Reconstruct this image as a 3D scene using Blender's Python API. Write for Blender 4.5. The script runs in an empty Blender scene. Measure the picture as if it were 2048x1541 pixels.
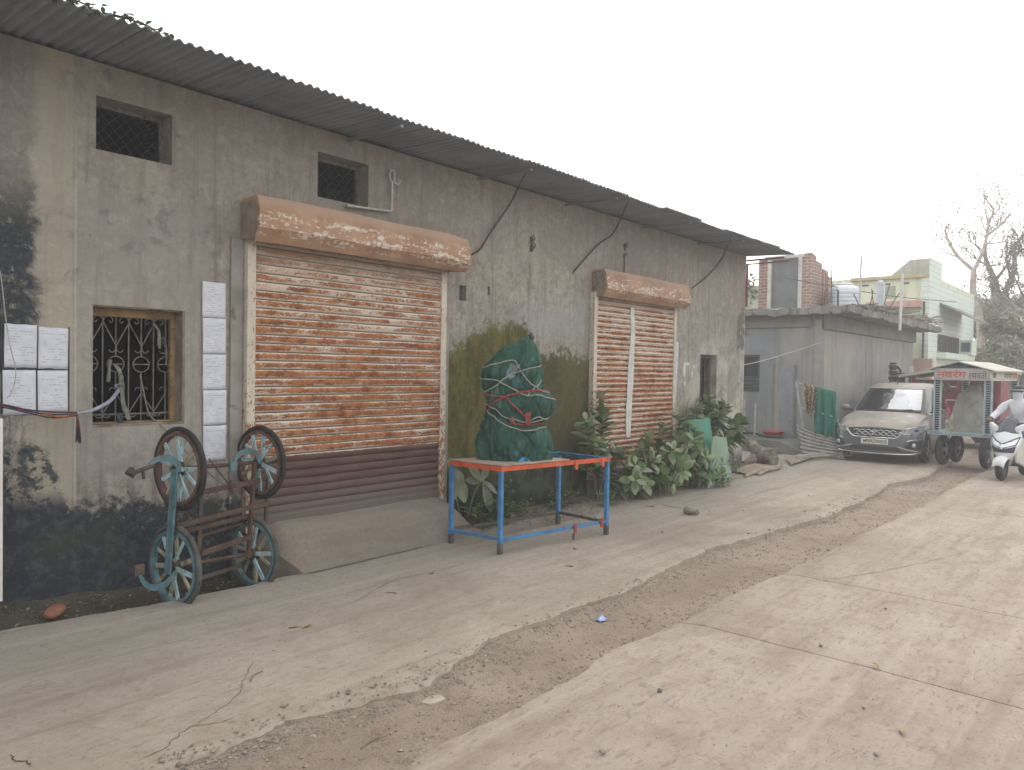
import bpy, bmesh, math, random
from mathutils import Vector, Matrix, noise as mnoise
R_=math.radians
sc=bpy.context.scene
COL=sc.collection
random.seed(11)
V=Vector
def lerp(a,b,t): return a+(b-a)*t
def clamp(x,a=0.,b=1.): return max(a,min(b,x))
def pl(pts,x):
    if x<=pts[0][0]: return pts[0][1]
    for (a,b),(c,d) in zip(pts,pts[1:]):
        if x<=c: return b+(d-b)*(x-a)/(c-a)
    return pts[-1][1]
def ns(x,y=0.,z=0.,s=1.): return mnoise.noise((x*s,y*s,z*s))
def fb(x,y,z=0.,o=4):
    t=0;a=1
    for i in range(o): t+=a*mnoise.noise((x,y,z+i*7.3)); x*=2;y*=2;z*=2;a*=.5
    return t
# ---------------- scene graph helpers
def tag(o,label=None,cat=None,group=None,kind=None):
    if label:o['label']=label
    if cat:o['category']=cat
    if group:o['group']=group
    if kind:o['kind']=kind
    return o
def empty(name,loc,label,cat,rz=0.,group=None):
    o=bpy.data.objects.new(name,None);COL.objects.link(o);o.location=loc;o.rotation_euler=(0,0,rz)
    o.empty_display_size=.1
    return tag(o,label,cat,group)
def wm(o):
    m=Matrix.Identity(4)
    while o is not None:
        m=o.matrix_basis@m;o=o.parent
    return m
def copy_tree(o,parent=None):
    c=o.copy();COL.objects.link(c);c.parent=parent
    for ch in list(o.children): copy_tree(ch,c)
    return c
class MB:
    def __init__(s): s.v=[];s.f=[];s.mi=[];s.k=0
    def add(s,vs,fs):
        b=len(s.v);s.v+=[V(p) for p in vs]
        for f in fs: s.f.append([b+i for i in f]);s.mi.append(s.k)
        return s
    def bx(s,x0,x1,y0,y1,z0,z1,M=None):
        vs=[V((x,y,z)) for z in(z0,z1) for y in(y0,y1) for x in(x0,x1)]
        if M is not None: vs=[M@p for p in vs]
        return s.add(vs,[(0,2,3,1),(4,5,7,6),(0,1,5,4),(2,6,7,3),(0,4,6,2),(1,3,7,5)])
    def bar(s,p,q,w,h,up=(0,0,1)):
        p=V(p);q=V(q);d=(q-p).normalized();u=V(up)
        if abs(d.dot(u))>.98:u=V((0,1,0))
        a=d.cross(u).normalized();b=a.cross(d)
        vs=[c+a*(i*w/2)+b*(j*h/2) for c in(p,q) for j in(-1,1) for i in(-1,1)]
        return s.add(vs,[(0,1,3,2),(4,6,7,5),(0,4,5,1),(2,3,7,6),(0,2,6,4),(1,5,7,3)])
    def tube(s,pts,r,n=6,closed=False,caps=True,flat=1.):
        pts=[V(p) for p in pts];N=len(pts)
        rr=r if isinstance(r,(list,tuple)) else [r]*N
        t0=(pts[1]-pts[0]).normalized()
        u=t0.orthogonal().normalized();rings=[]
        for i in range(N):
            if closed:t=(pts[(i+1)%N]-pts[i-1]).normalized()
            else:
                a=pts[max(i-1,0)];b=pts[min(i+1,N-1)];t=(b-a)
                t=t.normalized() if t.length>1e-9 else t0
            u=(u-t*u.dot(t))
            u=u.normalized() if u.length>1e-6 else t.orthogonal().normalized()
            w=t.cross(u)
            rings.append([pts[i]+(u*math.cos(k*math.tau/n)+w*math.sin(k*math.tau/n)*flat)*rr[i] for k in range(n)])
        return s.loft(rings,closed,caps)
    def loft(s,rings,closed=False,caps=True,openring=False):
        n=len(rings[0]);N=len(rings);vs=[p for r in rings for p in r];fs=[]
        for i in range(N if closed else N-1):
            j=(i+1)%N
            for k in range(n-1 if openring else n):
                l=(k+1)%n
                fs.append((i*n+k,i*n+l,j*n+l,j*n+k))
        if caps and not closed and not openring:
            fs.append(tuple(reversed(range(n))));fs.append(tuple((N-1)*n+k for k in range(n)))
        return s.add(vs,fs)
    def lathe(s,prof,n=24,c=(0,0,0),ax='z',caps=True):
        rings=[]
        for r,z in prof:
            ring=[]
            for k in range(n):
                a=k*math.tau/n;x=r*math.cos(a);y=r*math.sin(a)
                p=V((x,y,z)) if ax=='z' else (V((z,x,y)) if ax=='x' else V((y,z,x)))
                ring.append(p+V(c))
            rings.append(ring)
        return s.loft(rings,False,caps)
    def torus(s,c,R,r,ax='x',n=28,m=8,flat=1.,arc=None):
        pts=[]
        a0,a1=arc if arc else (0,math.tau)
        for k in range(n if not arc else n+1):
            a=a0+(a1-a0)*k/n;x=R*math.cos(a);y=R*math.sin(a)
            p=V((x,y,0)) if ax=='z' else (V((0,x,y)) if ax=='x' else V((x,0,y)))
            pts.append(p+V(c))
        return s.tube(pts,r,m,closed=not arc,flat=flat)
    def prism(s,poly,off):
        n=len(poly);off=V(off);a=[V(p) for p in poly];b=[p+off for p in a]
        fs=[tuple(range(n)),tuple(reversed(range(n,2*n)))]+[(i,(i+1)%n,(i+1)%n+n,i+n) for i in range(n)]
        return s.add(a+b,fs)
    def grid(s,nu,nv,f,closed_u=False):
        vs=[V(f(i/(nu if closed_u else nu-1),j/(nv-1))) for j in range(nv) for i in range(nu)];fs=[]
        for j in range(nv-1):
            for i in range(nu if closed_u else nu-1):
                k=(i+1)%nu
                fs.append((j*nu+i,j*nu+k,(j+1)*nu+k,(j+1)*nu+i))
        return s.add(vs,fs)
    def blob(s,c,r,seed=0,amp=.25,nu=12,nv=8,sq=(1,1,1)):
        def f(u,v):
            th=u*math.tau;ph=math.pi*(v-.5)
            d=V((math.cos(ph)*math.cos(th),math.cos(ph)*math.sin(th),math.sin(ph)))
            k=1+amp*fb(d.x*1.3+seed*3.1,d.y*1.3,d.z*1.3,3)
            return V(c)+V((d.x*sq[0],d.y*sq[1],d.z*sq[2]))*r*k
        return s.grid(nu,nv,f,True)
    def build(s,name,mats,parent=None,smooth=None,W=False,label=None,recalc=True,merge=False,bevel=0.,solid=0.):
        if not isinstance(mats,(list,tuple)):mats=[mats]
        me=bpy.data.meshes.new(name)
        vs=s.v
        if W and parent is not None:
            inv=wm(parent).inverted();vs=[inv@p for p in vs]
        me.from_pydata([tuple(p) for p in vs],[],s.f)
        for m in mats: me.materials.append(m)
        if len(mats)>1: me.polygons.foreach_set('material_index',s.mi)
        bm=bmesh.new();bm.from_mesh(me)
        if merge: bmesh.ops.remove_doubles(bm,verts=bm.verts,dist=1e-5)
        if recalc: bmesh.ops.recalc_face_normals(bm,faces=bm.faces)
        bm.to_mesh(me);bm.free()
        if smooth is not None:
            me.polygons.foreach_set('use_smooth',[True]*len(me.polygons))
            if smooth<170: me.set_sharp_from_angle(angle=R_(smooth))
        o=bpy.data.objects.new(name,me);COL.objects.link(o)
        if parent is not None:o.parent=parent
        if bevel:
            b=o.modifiers.new('bevel','BEVEL');b.width=bevel;b.segments=2;b.limit_method='ANGLE';b.angle_limit=R_(40)
        if solid:
            b=o.modifiers.new('solid','SOLIDIFY');b.thickness=solid;b.offset=0
        if label:o['label']=label
        return o
def catmull(pts,n=6):
    pts=[V(p) for p in pts];out=[]
    P=[pts[0]*2-pts[1]]+pts+[pts[-1]*2-pts[-2]]
    for i in range(1,len(P)-2):
        for k in range(n):
            t=k/n;a,b,c,d=P[i-1:i+3]
            out.append(.5*((2*b)+(c-a)*t+(2*a-5*b+4*c-d)*t*t+(3*b-a-3*c+d)*t**3))
    out.append(pts[-1]);return out
# ---------------- materials
class NT:
    def __init__(s,name):
        s.m=bpy.data.materials.new(name);s.m.use_nodes=True;s.t=s.m.node_tree;s.t.nodes.clear()
        s.out=s.n('ShaderNodeOutputMaterial');s.b=s.n('ShaderNodeBsdfPrincipled')
        s.t.links.new(s.b.outputs[0],s.out.inputs[0])
    def n(s,t,**p):
        x=s.t.nodes.new(t)
        for k,v in p.items(): setattr(x,k,v)
        return x
    def put(s,sock,v):
        if isinstance(v,bpy.types.NodeSocket): s.t.links.new(v,sock)
        elif isinstance(v,(tuple,list)) and len(v)==3 and sock.type=='RGBA': sock.default_value=(*v,1)
        else: sock.default_value=v
    def set(s,**k):
        for a,v in k.items(): s.put(s.b.inputs[a.replace('_',' ')],v)
        return s
    def pos(s,sx=1,sy=1,sz=1,obj=False,off=(0,0,0)):
        if obj: o=s.n('ShaderNodeTexCoord').outputs['Object']
        else: o=s.n('ShaderNodeNewGeometry').outputs['Position']
        if (sx,sy,sz)==(1,1,1) and off==(0,0,0): return o
        m=s.n('ShaderNodeMapping');s.put(m.inputs['Vector'],o);m.inputs['Scale'].default_value=(sx,sy,sz);m.inputs['Location'].default_value=off
        return m.outputs[0]
    def xyz(s,v):
        x=s.n('ShaderNodeSeparateXYZ');s.put(x.inputs[0],v);return x.outputs
    def noise(s,v,sc=5,d=4,r=.55,dist=0.):
        x=s.n('ShaderNodeTexNoise');s.put(x.inputs['Vector'],v);x.inputs['Scale'].default_value=sc;x.inputs['Detail'].default_value=d
        x.inputs['Roughness'].default_value=r;x.inputs['Distortion'].default_value=dist
        return x.outputs[0]
    def vor(s,v,sc=5,feature='F1',out=0,rnd=1.):
        x=s.n('ShaderNodeTexVoronoi',feature=feature);s.put(x.inputs['Vector'],v);x.inputs['Scale'].default_value=sc;x.inputs['Randomness'].default_value=rnd
        return x.outputs[out]
    def wave(s,v,sc=5,dist=0,d=2,dsc=1,**k):
        x=s.n('ShaderNodeTexWave',**k);s.put(x.inputs['Vector'],v);x.inputs['Scale'].default_value=sc;x.inputs['Distortion'].default_value=dist
        x.inputs['Detail'].default_value=d;x.inputs['Detail Scale'].default_value=dsc
        return x.outputs[1]
    def mr(s,v,a,b,c=0.,d=1.,smooth=True):
        x=s.n('ShaderNodeMapRange');x.interpolation_type='SMOOTHSTEP' if smooth else 'LINEAR'
        s.put(x.inputs[0],v)
        for i,q in zip((1,2,3,4),(a,b,c,d)): s.put(x.inputs[i],q)
        return x.outputs[0]
    def ma(s,op,a,b=0.,cl=False):
        x=s.n('ShaderNodeMath',operation=op);x.use_clamp=cl;s.put(x.inputs[0],a);s.put(x.inputs[1],b);return x.outputs[0]
    def mul(s,a,b):return s.ma('MULTIPLY',a,b)
    def addm(s,a,b):return s.ma('ADD',a,b)
    def mx(s,f,a,b,bt='MIX'):
        x=s.n('ShaderNodeMix',data_type='RGBA',blend_type=bt);s.put(x.inputs[0],f);s.put(x.inputs[6],a);s.put(x.inputs[7],b);return x.outputs[2]
    def bump(s,h,st=.3,dist=.01,nrm=None):
        x=s.n('ShaderNodeBump');x.inputs['Strength'].default_value=st;x.inputs['Distance'].default_value=dist;s.put(x.inputs['Height'],h)
        if nrm is not None:s.put(x.inputs['Normal'],nrm)
        return x.outputs[0]
_pm={}
def pm(name,c,var=.25,scale=6,rough=.75,metal=0.,bump=.15,bs=60,spot=None,spa=.5,sps=8,dust=0.,dustc=(.36,.31,.25),spec=.3,obj=True,coat=0.):
    if name in _pm:return _pm[name]
    t=NT(name);p=t.pos(obj=obj)
    n=t.noise(p,scale,5,.6);a=tuple(x*(1-var) for x in c);b=tuple(min(1,x*(1+var)) for x in c)
    col=t.mx(t.mr(n,.3,.7),a,b)
    if spot:
        n2=t.noise(p,sps,6,.7,.3);col=t.mx(t.mr(n2,1-spa-.05,1-spa+.06),col,spot)
    if dust:
        nz=t.xyz(t.n('ShaderNodeNewGeometry').outputs['Normal'])[2]
        d=t.mul(t.mr(nz,.1,.9),t.mr(t.noise(p,scale*1.7,4,.6),.25,.6));col=t.mx(t.mul(d,dust),col,dustc)
    t.set(Base_Color=col,Roughness=t.mr(t.noise(p,scale*2,3),.2,.8,max(.05,rough-.12),min(1,rough+.1)),Metallic=metal,Specular_IOR_Level=spec)
    if coat:t.set(Coat_Weight=coat)
    if bump:t.set(Normal=t.bump(t.noise(p,bs,5,.65),bump,.01))
    _pm[name]=t.m;return t.m
def plain(name,c,rough=.5,metal=0.,spec=.5):
    if name in _pm:return _pm[name]
    t=NT(name);t.set(Base_Color=c,Roughness=rough,Metallic=metal,Specular_IOR_Level=spec);_pm[name]=t.m;return t.m
# ================= CAMERA / LIGHT
def setup():
    cam=bpy.data.cameras.new('camera');co=bpy.data.objects.new('camera',cam);COL.objects.link(co)
    cx=V((.659,-.752,.016));cy=V((-.005,-.026,-1.))
    up=V((.016,-1.,-.0206)) # placeholder, real axes below
    F=1480.;n=V((-.016,1,30.5/F)).normalized();u=-n
    xw=V((1296,-9.8,F));xw=(xw-u*xw.dot(u)).normalized();yw=u.cross(xw)
    # world=rows(xw,yw,u) in camera space (x right,y down,z fwd)
    M=Matrix((( xw.x,-xw.y,-xw.z,0),(yw.x,-yw.y,-yw.z,0),(u.x,-u.y,-u.z,1.87),(0,0,0,1)))
    if yw.x>0:
        yw=-yw;M=Matrix((( xw.x,-xw.y,-xw.z,0),(yw.x,-yw.y,-yw.z,0),(u.x,-u.y,-u.z,1.87),(0,0,0,1)))
    co.matrix_world=M
    cam.sensor_width=36;cam.lens=36*F/2048;cam.clip_end=2000;cam.clip_start=.05
    sc.camera=co
    w=bpy.data.worlds.new('World');sc.world=w;w.use_nodes=True;nt=w.node_tree
    bg=nt.nodes['Background'];sk=nt.nodes.new('ShaderNodeTexSky');sk.sky_type='NISHITA';sk.sun_disc=False
    EL,AZ=R_(37),R_(24)   # hazy sun ahead, over the warehouse roof
    sk.sun_elevation=EL
    d=V((math.cos(AZ)*math.cos(EL),math.sin(AZ)*math.cos(EL),math.sin(EL)))
    sk.sun_rotation=math.atan2(d.x,d.y)
    sk.air_density=1.0;sk.dust_density=4.0;sk.ozone_density=1.0;sk.altitude=300
    hs=nt.nodes.new('ShaderNodeHueSaturation');hs.inputs['Saturation'].default_value=.35
    nt.links.new(sk.outputs[0],hs.inputs['Color'])
    mx=nt.nodes.new('ShaderNodeMix');mx.data_type='RGBA';mx.inputs[0].default_value=.72;nt.links.new(hs.outputs[0],mx.inputs[6]);mx.inputs[7].default_value=(CLD*1.0,CLD*.995,CLD*.98,1)  # cloud layer
    nt.links.new(mx.outputs[2],bg.inputs[0]);bg.inputs[1].default_value=SKY
    l=bpy.data.lights.new('sun','SUN');l.energy=SUN;l.angle=R_(24);l.color=(1,.92,.82)
    lo=bpy.data.objects.new('sun',l);COL.objects.link(lo);lo.rotation_euler=d.to_track_quat('Z','Y').to_euler();lo.location=(10,-10,30)
    vs=sc.view_settings;sc.display_settings.display_device='sRGB'
    vs.view_transform='Standard';vs.look='None';vs.gamma=1;vs.exposure=EXPO;vs.use_curve_mapping=False
    sc.cycles.use_denoising=True;sc.cycles.max_bounces=6;sc.cycles.diffuse_bounces=4;sc.cycles.volume_bounces=1
SKY=.14;SUN=.65;EXPO=.70;CLD=9.2;HAZE=.0044
setup()
# ================= SETTING MATERIALS
def wall_mat():
    t=NT('weathered plaster');P=t.pos();X,Y,Z=t.xyz(P)
    big=t.noise(P,.9,5,.6,.4);streak=t.noise(t.pos(7,7,.55),1.,5,.65);fine=t.noise(P,38,6,.75);mid=t.noise(P,4.5,6,.65,.5)
    col=t.mx(t.mr(big,.3,.7),(.23,.21,.18),(.365,.336,.29))
    col=t.mx(t.mul(t.mr(mid,.5,.72),.6),col,(.165,.162,.15))
    col=t.mx(t.mul(t.mr(mid,.42,.25),.5),col,(.43,.42,.385))
    col=t.mx(t.mul(t.mr(streak,.5,.68),.55),col,(.185,.17,.148))
    col=t.mx(t.mul(t.mr(fine,.50,.70),.5),col,(.12,.112,.098));f3=t.noise(P,8,6,.8,.6);col=t.mx(t.mul(t.mr(f3,.52,.60),.6),col,(.165,.153,.13));col=t.mx(t.mul(t.mr(f3,.46,.38),.45),col,(.42,.395,.345));dr=t.noise(t.pos(15,15,.7),1.,5,.7);col=t.mx(t.mul(t.mr(dr,.54,.64),.5),col,(.125,.115,.098));f2=t.noise(P,16,6,.8,.4);col=t.mx(t.mul(t.mr(f2,.51,.62),.6),col,(.185,.172,.148));col=t.mx(t.mul(t.mr(f2,.42,.3),.4),col,(.46,.44,.40))
    # brownish upper third, pale flaked far end
    col=t.mx(t.mul(t.mr(Z,2.7,3.6),.35),col,(.27,.245,.215))
    pale=t.mul(t.mul(t.mr(X,11.0,12.6),t.mr(Z,2.9,2.0)),t.mr(t.noise(P,2.2,5,.65),.42,.6))
    col=t.mx(t.mul(pale,.75),col,(.44,.42,.38))
    cem=t.mul(t.mul(t.mr(X,6.9,7.6),t.mr(X,9.2,8.3)),t.mul(t.mr(Z,2.2,2.5),t.mr(t.addm(Z,t.mul(big,1.2)),3.7,3.2)))
    col=t.mx(t.mul(cem,.6),col,(.29,.295,.30))
    # smoother cement around lower window
    sm=t.mul(t.mul(t.mr(X,1.95,2.05),t.mr(X,3.15,3.05)),t.mul(t.mr(Z,.9,1.1),t.mr(Z,3.3,3.1)))
    col=t.mx(t.mul(sm,.5),col,t.mx(mid,(.235,.228,.205),(.30,.292,.262)));tan=t.mul(t.mul(t.mr(X,1.7,1.85),t.mr(X,2.05,2.03)),t.mr(t.addm(Z,mid),.9,1.2));col=t.mx(t.mul(tan,.5),col,(.37,.325,.262));seam=t.mul(t.mr(t.ma('ABSOLUTE',t.ma('SUBTRACT',X,2.06)),.012,.004),t.mr(streak,.35,.5));col=t.mx(t.mul(seam,.5),col,(.42,.39,.33))
    blotch=t.mul(t.mul(t.mr(X,1.8,2.1),t.mr(X,3.4,3.0)),t.mul(t.mr(Z,2.5,2.9),t.mr(t.noise(P,6,5,.6),.58,.68)))
    col=t.mx(t.mul(blotch,.5),col,(.12,.115,.11))
    # black algae, low left and the left column
    nb=t.noise(P,2.6,6,.7,.6);nf=t.noise(P,13,6,.75)
    hz=t.addm(t.mr(X,1.78,2.08,1.22,.80,True),t.mr(X,2.3,3.5,0.,-.08))
    m1=t.mr(t.addm(t.ma('SUBTRACT',hz,Z),t.addm(t.mul(t.ma('SUBTRACT',nb,.5),.65),t.mul(t.ma('SUBTRACT',nf,.5),.55))),-.06,.08)
    m1=t.mul(m1,t.mr(X,3.85,3.6));m1=t.mul(m1,t.ma('MAXIMUM',t.mr(Z,.95,.75),t.mr(t.noise(P,6.5,6,.75,.4),.44,.54)))
    m2=t.mr(t.addm(t.ma('SUBTRACT',1.82,X),t.mul(t.ma('SUBTRACT',nb,.5),.45)),-.02,.07)
    m2=t.mul(m2,t.mr(Z,3.5,2.75,.22,1.))
    m2=t.mul(m2,t.mr(t.addm(t.addm(t.mul(nf,.5),t.mul(streak,.5)),t.mr(Z,1.3,2.1,-.12,.08)),.40,.52))
    m3=t.mul(t.mul(t.mr(X,2.25,2.0),t.mr(X,1.7,1.85)),t.mul(t.mr(Z,2.35,2.6),t.mul(t.mr(Z,3.1,2.8),t.mr(nb,.5,.62))))
    dk=t.ma('MAXIMUM',t.ma('MAXIMUM',m1,m2),t.mul(m3,.6))
    dk=t.mul(dk,t.mr(t.addm(nf,t.mr(t.addm(X,Z),2.6,3.4,.1,-.02)),.30,.48,.35,.95))
    dcol=t.mx(t.mul(t.mr(t.noise(P,3.3,4),.52,.68),.7),(.014,.021,.032),(.034,.042,.026))
    dcol=t.mx(t.mul(t.mr(t.addm(t.mul(nf,.6),t.mul(f2,.4)),.46,.60),.75),dcol,(.058,.066,.075))
    col=t.mx(dk,col,dcol)
    # green and brown moss between the shutters
    top=t.mr(X,7.35,7.75,2.5,2.15)
    top=t.ma('SUBTRACT',top,t.mr(X,6.75,5.95,0.,.38))
    g=t.mr(t.addm(t.ma('SUBTRACT',top,Z),t.addm(t.mul(t.ma('SUBTRACT',nb,.5),.5),t.mul(t.ma('SUBTRACT',nf,.5),.7))),-.02,.14)
    g=t.mul(g,t.mul(t.mr(X,5.9,5.98),t.mr(X,8.9,8.8)))
    g=t.mul(g,t.mr(t.addm(nf,t.mr(Z,1.2,2.3,.35,.08)),.3,.48,.5,1.))
    gs=t.addm(t.mul(t.noise(t.pos(3.2,3.2,1.1),1.2,6,.75,.4),.6),t.mul(nf,.4))
    gcol=t.mx(t.mr(gs,.38,.62),(.046,.05,.012),(.135,.112,.036))
    gcol=t.mx(t.mul(t.mr(X,7.4,7.9),.45),gcol,(.055,.052,.036))
    gcol=t.mx(t.mr(Z,.95,.45),gcol,t.mx(t.mr(mid,.4,.6),(.018,.022,.014),(.05,.06,.035)))
    gcol=t.mx(t.mul(t.mr(nf,.62,.72),.6),gcol,(.20,.19,.15))
    col=t.mx(g,col,gcol)
    lowd=t.mul(t.mr(t.addm(Z,t.mul(t.ma('SUBTRACT',nb,.5),.5)),.5,.1),t.mr(X,8.6,9.2))
    col=t.mx(t.mul(lowd,.8),col,(.05,.055,.05))
    spk=t.mr(t.vor(P,26),.07,.03);col=t.mx(t.mul(spk,t.mr(t.noise(P,3),.55,.6)),col,(.45,.43,.39))
    t.set(Base_Color=col,Roughness=.92,Specular_IOR_Level=.2)
    h=t.addm(t.mul(mid,1.2),t.addm(t.mul(fine,.5),t.mul(streak,.5)))
    t.set(Normal=t.bump(h,.45,.02));return t.m
def concrete_mat(name,a,b,c,bro=(30,4,1),pit=.5,grey=None):
    t=NT(name);P=t.pos();X,Y,Z=t.xyz(P)
    big=t.noise(P,.55,5,.6,.5);mid=t.noise(P,3.5,6,.65,.4);fine=t.noise(P,52,6,.8);br=t.noise(t.pos(*bro),1.6,5,.7,.6)
    col=t.mx(t.mr(big,.32,.68),a,b);col=t.mx(t.mul(t.mr(mid,.45,.7),.55),col,c)
    if grey: col=t.mx(t.mul(t.mr(Y,4.2,5.4),.65),col,grey)
    dirt=t.noise(t.pos(.5,1.3,1),1.4,6,.7,.8);col=t.mx(t.mul(t.mr(dirt,.52,.75),.6),col,tuple(x*.72 for x in c))
    col=t.mx(t.mul(t.mr(br,.52,.68),pit),col,tuple(x*.6 for x in c))
    col=t.mx(t.mul(t.mr(fine,.54,.68),.6),col,tuple(x*.5 for x in c));g2=t.noise(P,19,6,.75,.5);col=t.mx(t.mul(t.mr(g2,.54,.66),.5),col,tuple(x*.7 for x in c));col=t.mx(t.mul(t.mr(g2,.42,.32),.35),col,tuple(min(1,x*1.25) for x in b))
    tr=t.noise(t.pos(.22,3.2,1),1.5,4,.6,.3);col=t.mx(t.mul(t.mr(tr,.5,.68),.4),col,tuple(x*.74 for x in c));col=t.mx(t.mul(t.mr(tr,.45,.3),.3),col,tuple(min(1,x*1.18) for x in b))
    sp=t.mr(t.vor(P,33),.10,.05);col=t.mx(t.mul(sp,t.mr(mid,.5,.6)),col,(.13,.11,.09))
    ws=t.mr(t.vor(t.pos(1,1,1,off=(3,1,0)),17),.05,.025);col=t.mx(t.mul(ws,t.mr(dirt,.5,.6)),col,(.6,.57,.52))
    t.set(Base_Color=col,Roughness=.9,Specular_IOR_Level=.25)
    h=t.addm(t.addm(t.mul(br,.7),t.mul(fine,.5)),t.mul(mid,1.))
    t.set(Normal=t.bump(h,.5,.012));return t.m
def road_mat():
    t=NT('road concrete');P=t.pos();X,Y,Z=t.xyz(P)
    m=concrete_mat('road concrete base',(.30,.25,.205),(.385,.33,.278),(.26,.20,.155),(5,14,1),.55)
    return m
def soil_mat(name,a,b,peb=True):
    t=NT(name);P=t.pos();big=t.noise(P,1.1,5,.65,.5);fine=t.noise(P,42,6,.75);mid=t.noise(P,8,5,.7)
    col=t.mx(t.mr(big,.3,.7),a,b);col=t.mx(t.mul(t.mr(mid,.5,.7),.6),col,tuple(x*.6 for x in a))
    col=t.mx(t.mul(t.mr(fine,.55,.72),.6),col,tuple(x*.45 for x in a))
    v=t.vor(P,55);col=t.mx(t.mul(t.mr(v,.2,.1),t.mr(mid,.45,.6)),col,(.36,.33,.29))
    t.set(Base_Color=col,Roughness=.97,Specular_IOR_Level=.15,Normal=t.bump(t.addm(t.mul(fine,.8),t.addm(mid,t.mul(v,-.5))),.8,.02));return t.m
M_WALL=wall_mat()
M_PAVE=concrete_mat('dusty pavement concrete',(.295,.248,.205),(.385,.332,.28),(.27,.215,.168),(6,20,1),.45,(.29,.268,.234))
M_ROAD=road_mat()
M_DIRT=soil_mat('dusty dirt',(.265,.21,.168),(.345,.28,.228))
M_SOIL=soil_mat('damp ditch soil',(.05,.047,.038),(.10,.09,.07))
M_RAMP=concrete_mat('ramp cement',(.18,.152,.125),(.235,.202,.168),(.17,.145,.12),(8,8,8),.3)
M_EARTH=soil_mat('earth',(.22,.18,.14),(.29,.24,.19))
# ================= GROUND
g=MB();g.grid(41,41,lambda u,v:(-300+u*700,-350+v*700,-.36+.02*ns(u*40,v*40)))
tag(g.build('ground',M_EARTH,smooth=180),kind='structure')
DL=[(-8,3.4),(1.65,3.37),(2.1,3.41),(2.9,3.22),(3.9,3.49),(4.4,3.43),(5.34,3.37),(6.41,3.54),(7.7,3.57),(8.8,3.42),(10.,3.26),(11.4,3.3),(12.78,3.36),(13.95,3.47),(15.66,3.21),(17.3,3.37),(19,3.4),(22,3.5),(40,3.6)]
DR=[(-8,2.66),(2.4,2.66),(3.67,2.66),(4.26,2.75),(5.07,2.66),(6.1,2.69),(7.03,2.65),(9.6,2.6),(12,2.58),(16.5,2.62),(40,2.7)]
WE=[(-8,6.05),(1.5,5.985),(1.89,5.915),(2.44,5.80),(2.83,5.80),(3.23,5.735),(3.57,5.80),(3.75,5.745),(4.37,5.73),(5.57,5.76),(6.0,5.9),(6.2,6.3),(14.3,6.3),(14.4,9.5),(40,9.5)]
def jag(x,s,a): return a*(fb(x*1.7,s,0,5))
def pave_l(x): return pl(DL,x)+jag(x,1.3,.05)+.03*ns(x*5,5)+.022*ns(x*14,2)+.014*ns(x*31,7)
def road_l(x): return pl(DR,x)+jag(x,8.3,.03)+.016*ns(x*9,9)+.012*ns(x*27,4)
def gz(x,y): return .012*fb(x*.45,y*.45,2.2,3)
def slab(name,x0,x1,dx,ya,yb,ny,zf,th,mat):
    n=int((x1-x0)/dx)+1;b=MB()
    ta=[(i/(ny-1)) for i in range(ny)]
    # denser rows near the low-y edge
    ta=[0]+[min(1,(k/(ny-2))**1.3*.985+.012) for k in range(ny-1)]
    rows=[]
    for i in range(n):
        x=x0+i*dx;a,c=ya(x),yb(x);r=[]
        r.append((x,a-.005,-th));
        for k,q in enumerate(ta):
            y=a+(c-a)*q;z=zf(x,y)
            if k==0: z-=.012+.012*abs(ns(x*13,2))
            if k==1: y+=.02*ns(x*24,8)
            r.append((x,y,z))
        r.append((x,c+.005,-th));rows.append(r)
    b.loft(rows,openring=True,caps=False)
    return tag(b.build(name,mat,smooth=35),kind='structure')
slab('concrete_pavement',-8,40,.035,pave_l,lambda x:pl(WE,x)+.02*ns(x*6,3.3)*(1 if x<6 else 0),16,lambda x,y:.012+gz(x,y),.30,M_PAVE)
# road: slabs parted by real joints
def road_piece(b,xa,xb,first):
    pass
JO=[-8,1.3,5.05,6.95,12.0,16.2,20.5,25,30,36,44,60]
rb=MB()
for xa,xb in zip(JO,JO[1:]):
    nx=max(8,int((xb-xa)/.07));rows=[]
    for i in range(nx+1):
        t=i/nx;r=[]
        ys=[None]+[2.5-.12*k for k in range(12)]+[1.0-.35*k for k in range(22)]
        for k,y in enumerate(ys):
            w=lambda X,yy:.045*fb(yy*1.1,X*3,0,4)
            xL=xa+.006+w(xa,y if y is not None else 2.6);xR=xb-.006+w(xb,y if y is not None else 2.6)
            x=xL+(xR-xL)*t
            if y is None:y=road_l(x)
            z=gz(x,y)*.8
            if k==0:z-=.02
            if i in(0,nx):z-=.008
            r.append(V((x,y,z)))
        r=[V((r[0].x,r[0].y+.004,-.3))]+r
        rows.append(r)
    rows=[[V((p.x,p.y,-.3)) for p in rows[0]]]+rows+[[V((p.x,p.y,-.3)) for p in rows[-1]]]
    rb.loft(rows,openring=True,caps=False)
tag(rb.build('road',M_ROAD,smooth=35),kind='structure')
db=MB()
def dz(x,y):
    t=(y-2.62)/.8
    return pl([(1,-.02),(5,-.03),(8,-.055),(20,-.06)],x)-.012*math.sin(clamp(t)*math.pi)+.016*fb(x*1.3,y*1.6,4,5)+.006*fb(x*9,y*9,1,3)
db.grid(700,16,lambda u,v:(-8+48*u,2.45+1.25*v,dz(-8+48*u,2.45+1.25*v)))
tag(db.build('dirt_strip',M_DIRT,smooth=60),kind='structure')
# ditch soil along the wall on the left
sb=MB()
def sz(x,y):
    top=pl([(-8,.2),(1.0,.16),(2.0,.12),(2.9,.02),(3.5,-.06)],x);t=clamp((y-5.78)/.5)
    return lerp(-.20,top,t**.8)+.025*fb(x*3,y*3,1,4)
sb.grid(160,14,lambda u,v:(-8+11.6*u,5.62+.66*v,sz(-8+11.6*u,5.62+.66*v)))
tag(sb.build('ditch_soil',M_SOIL,smooth=60),kind='structure')
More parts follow.
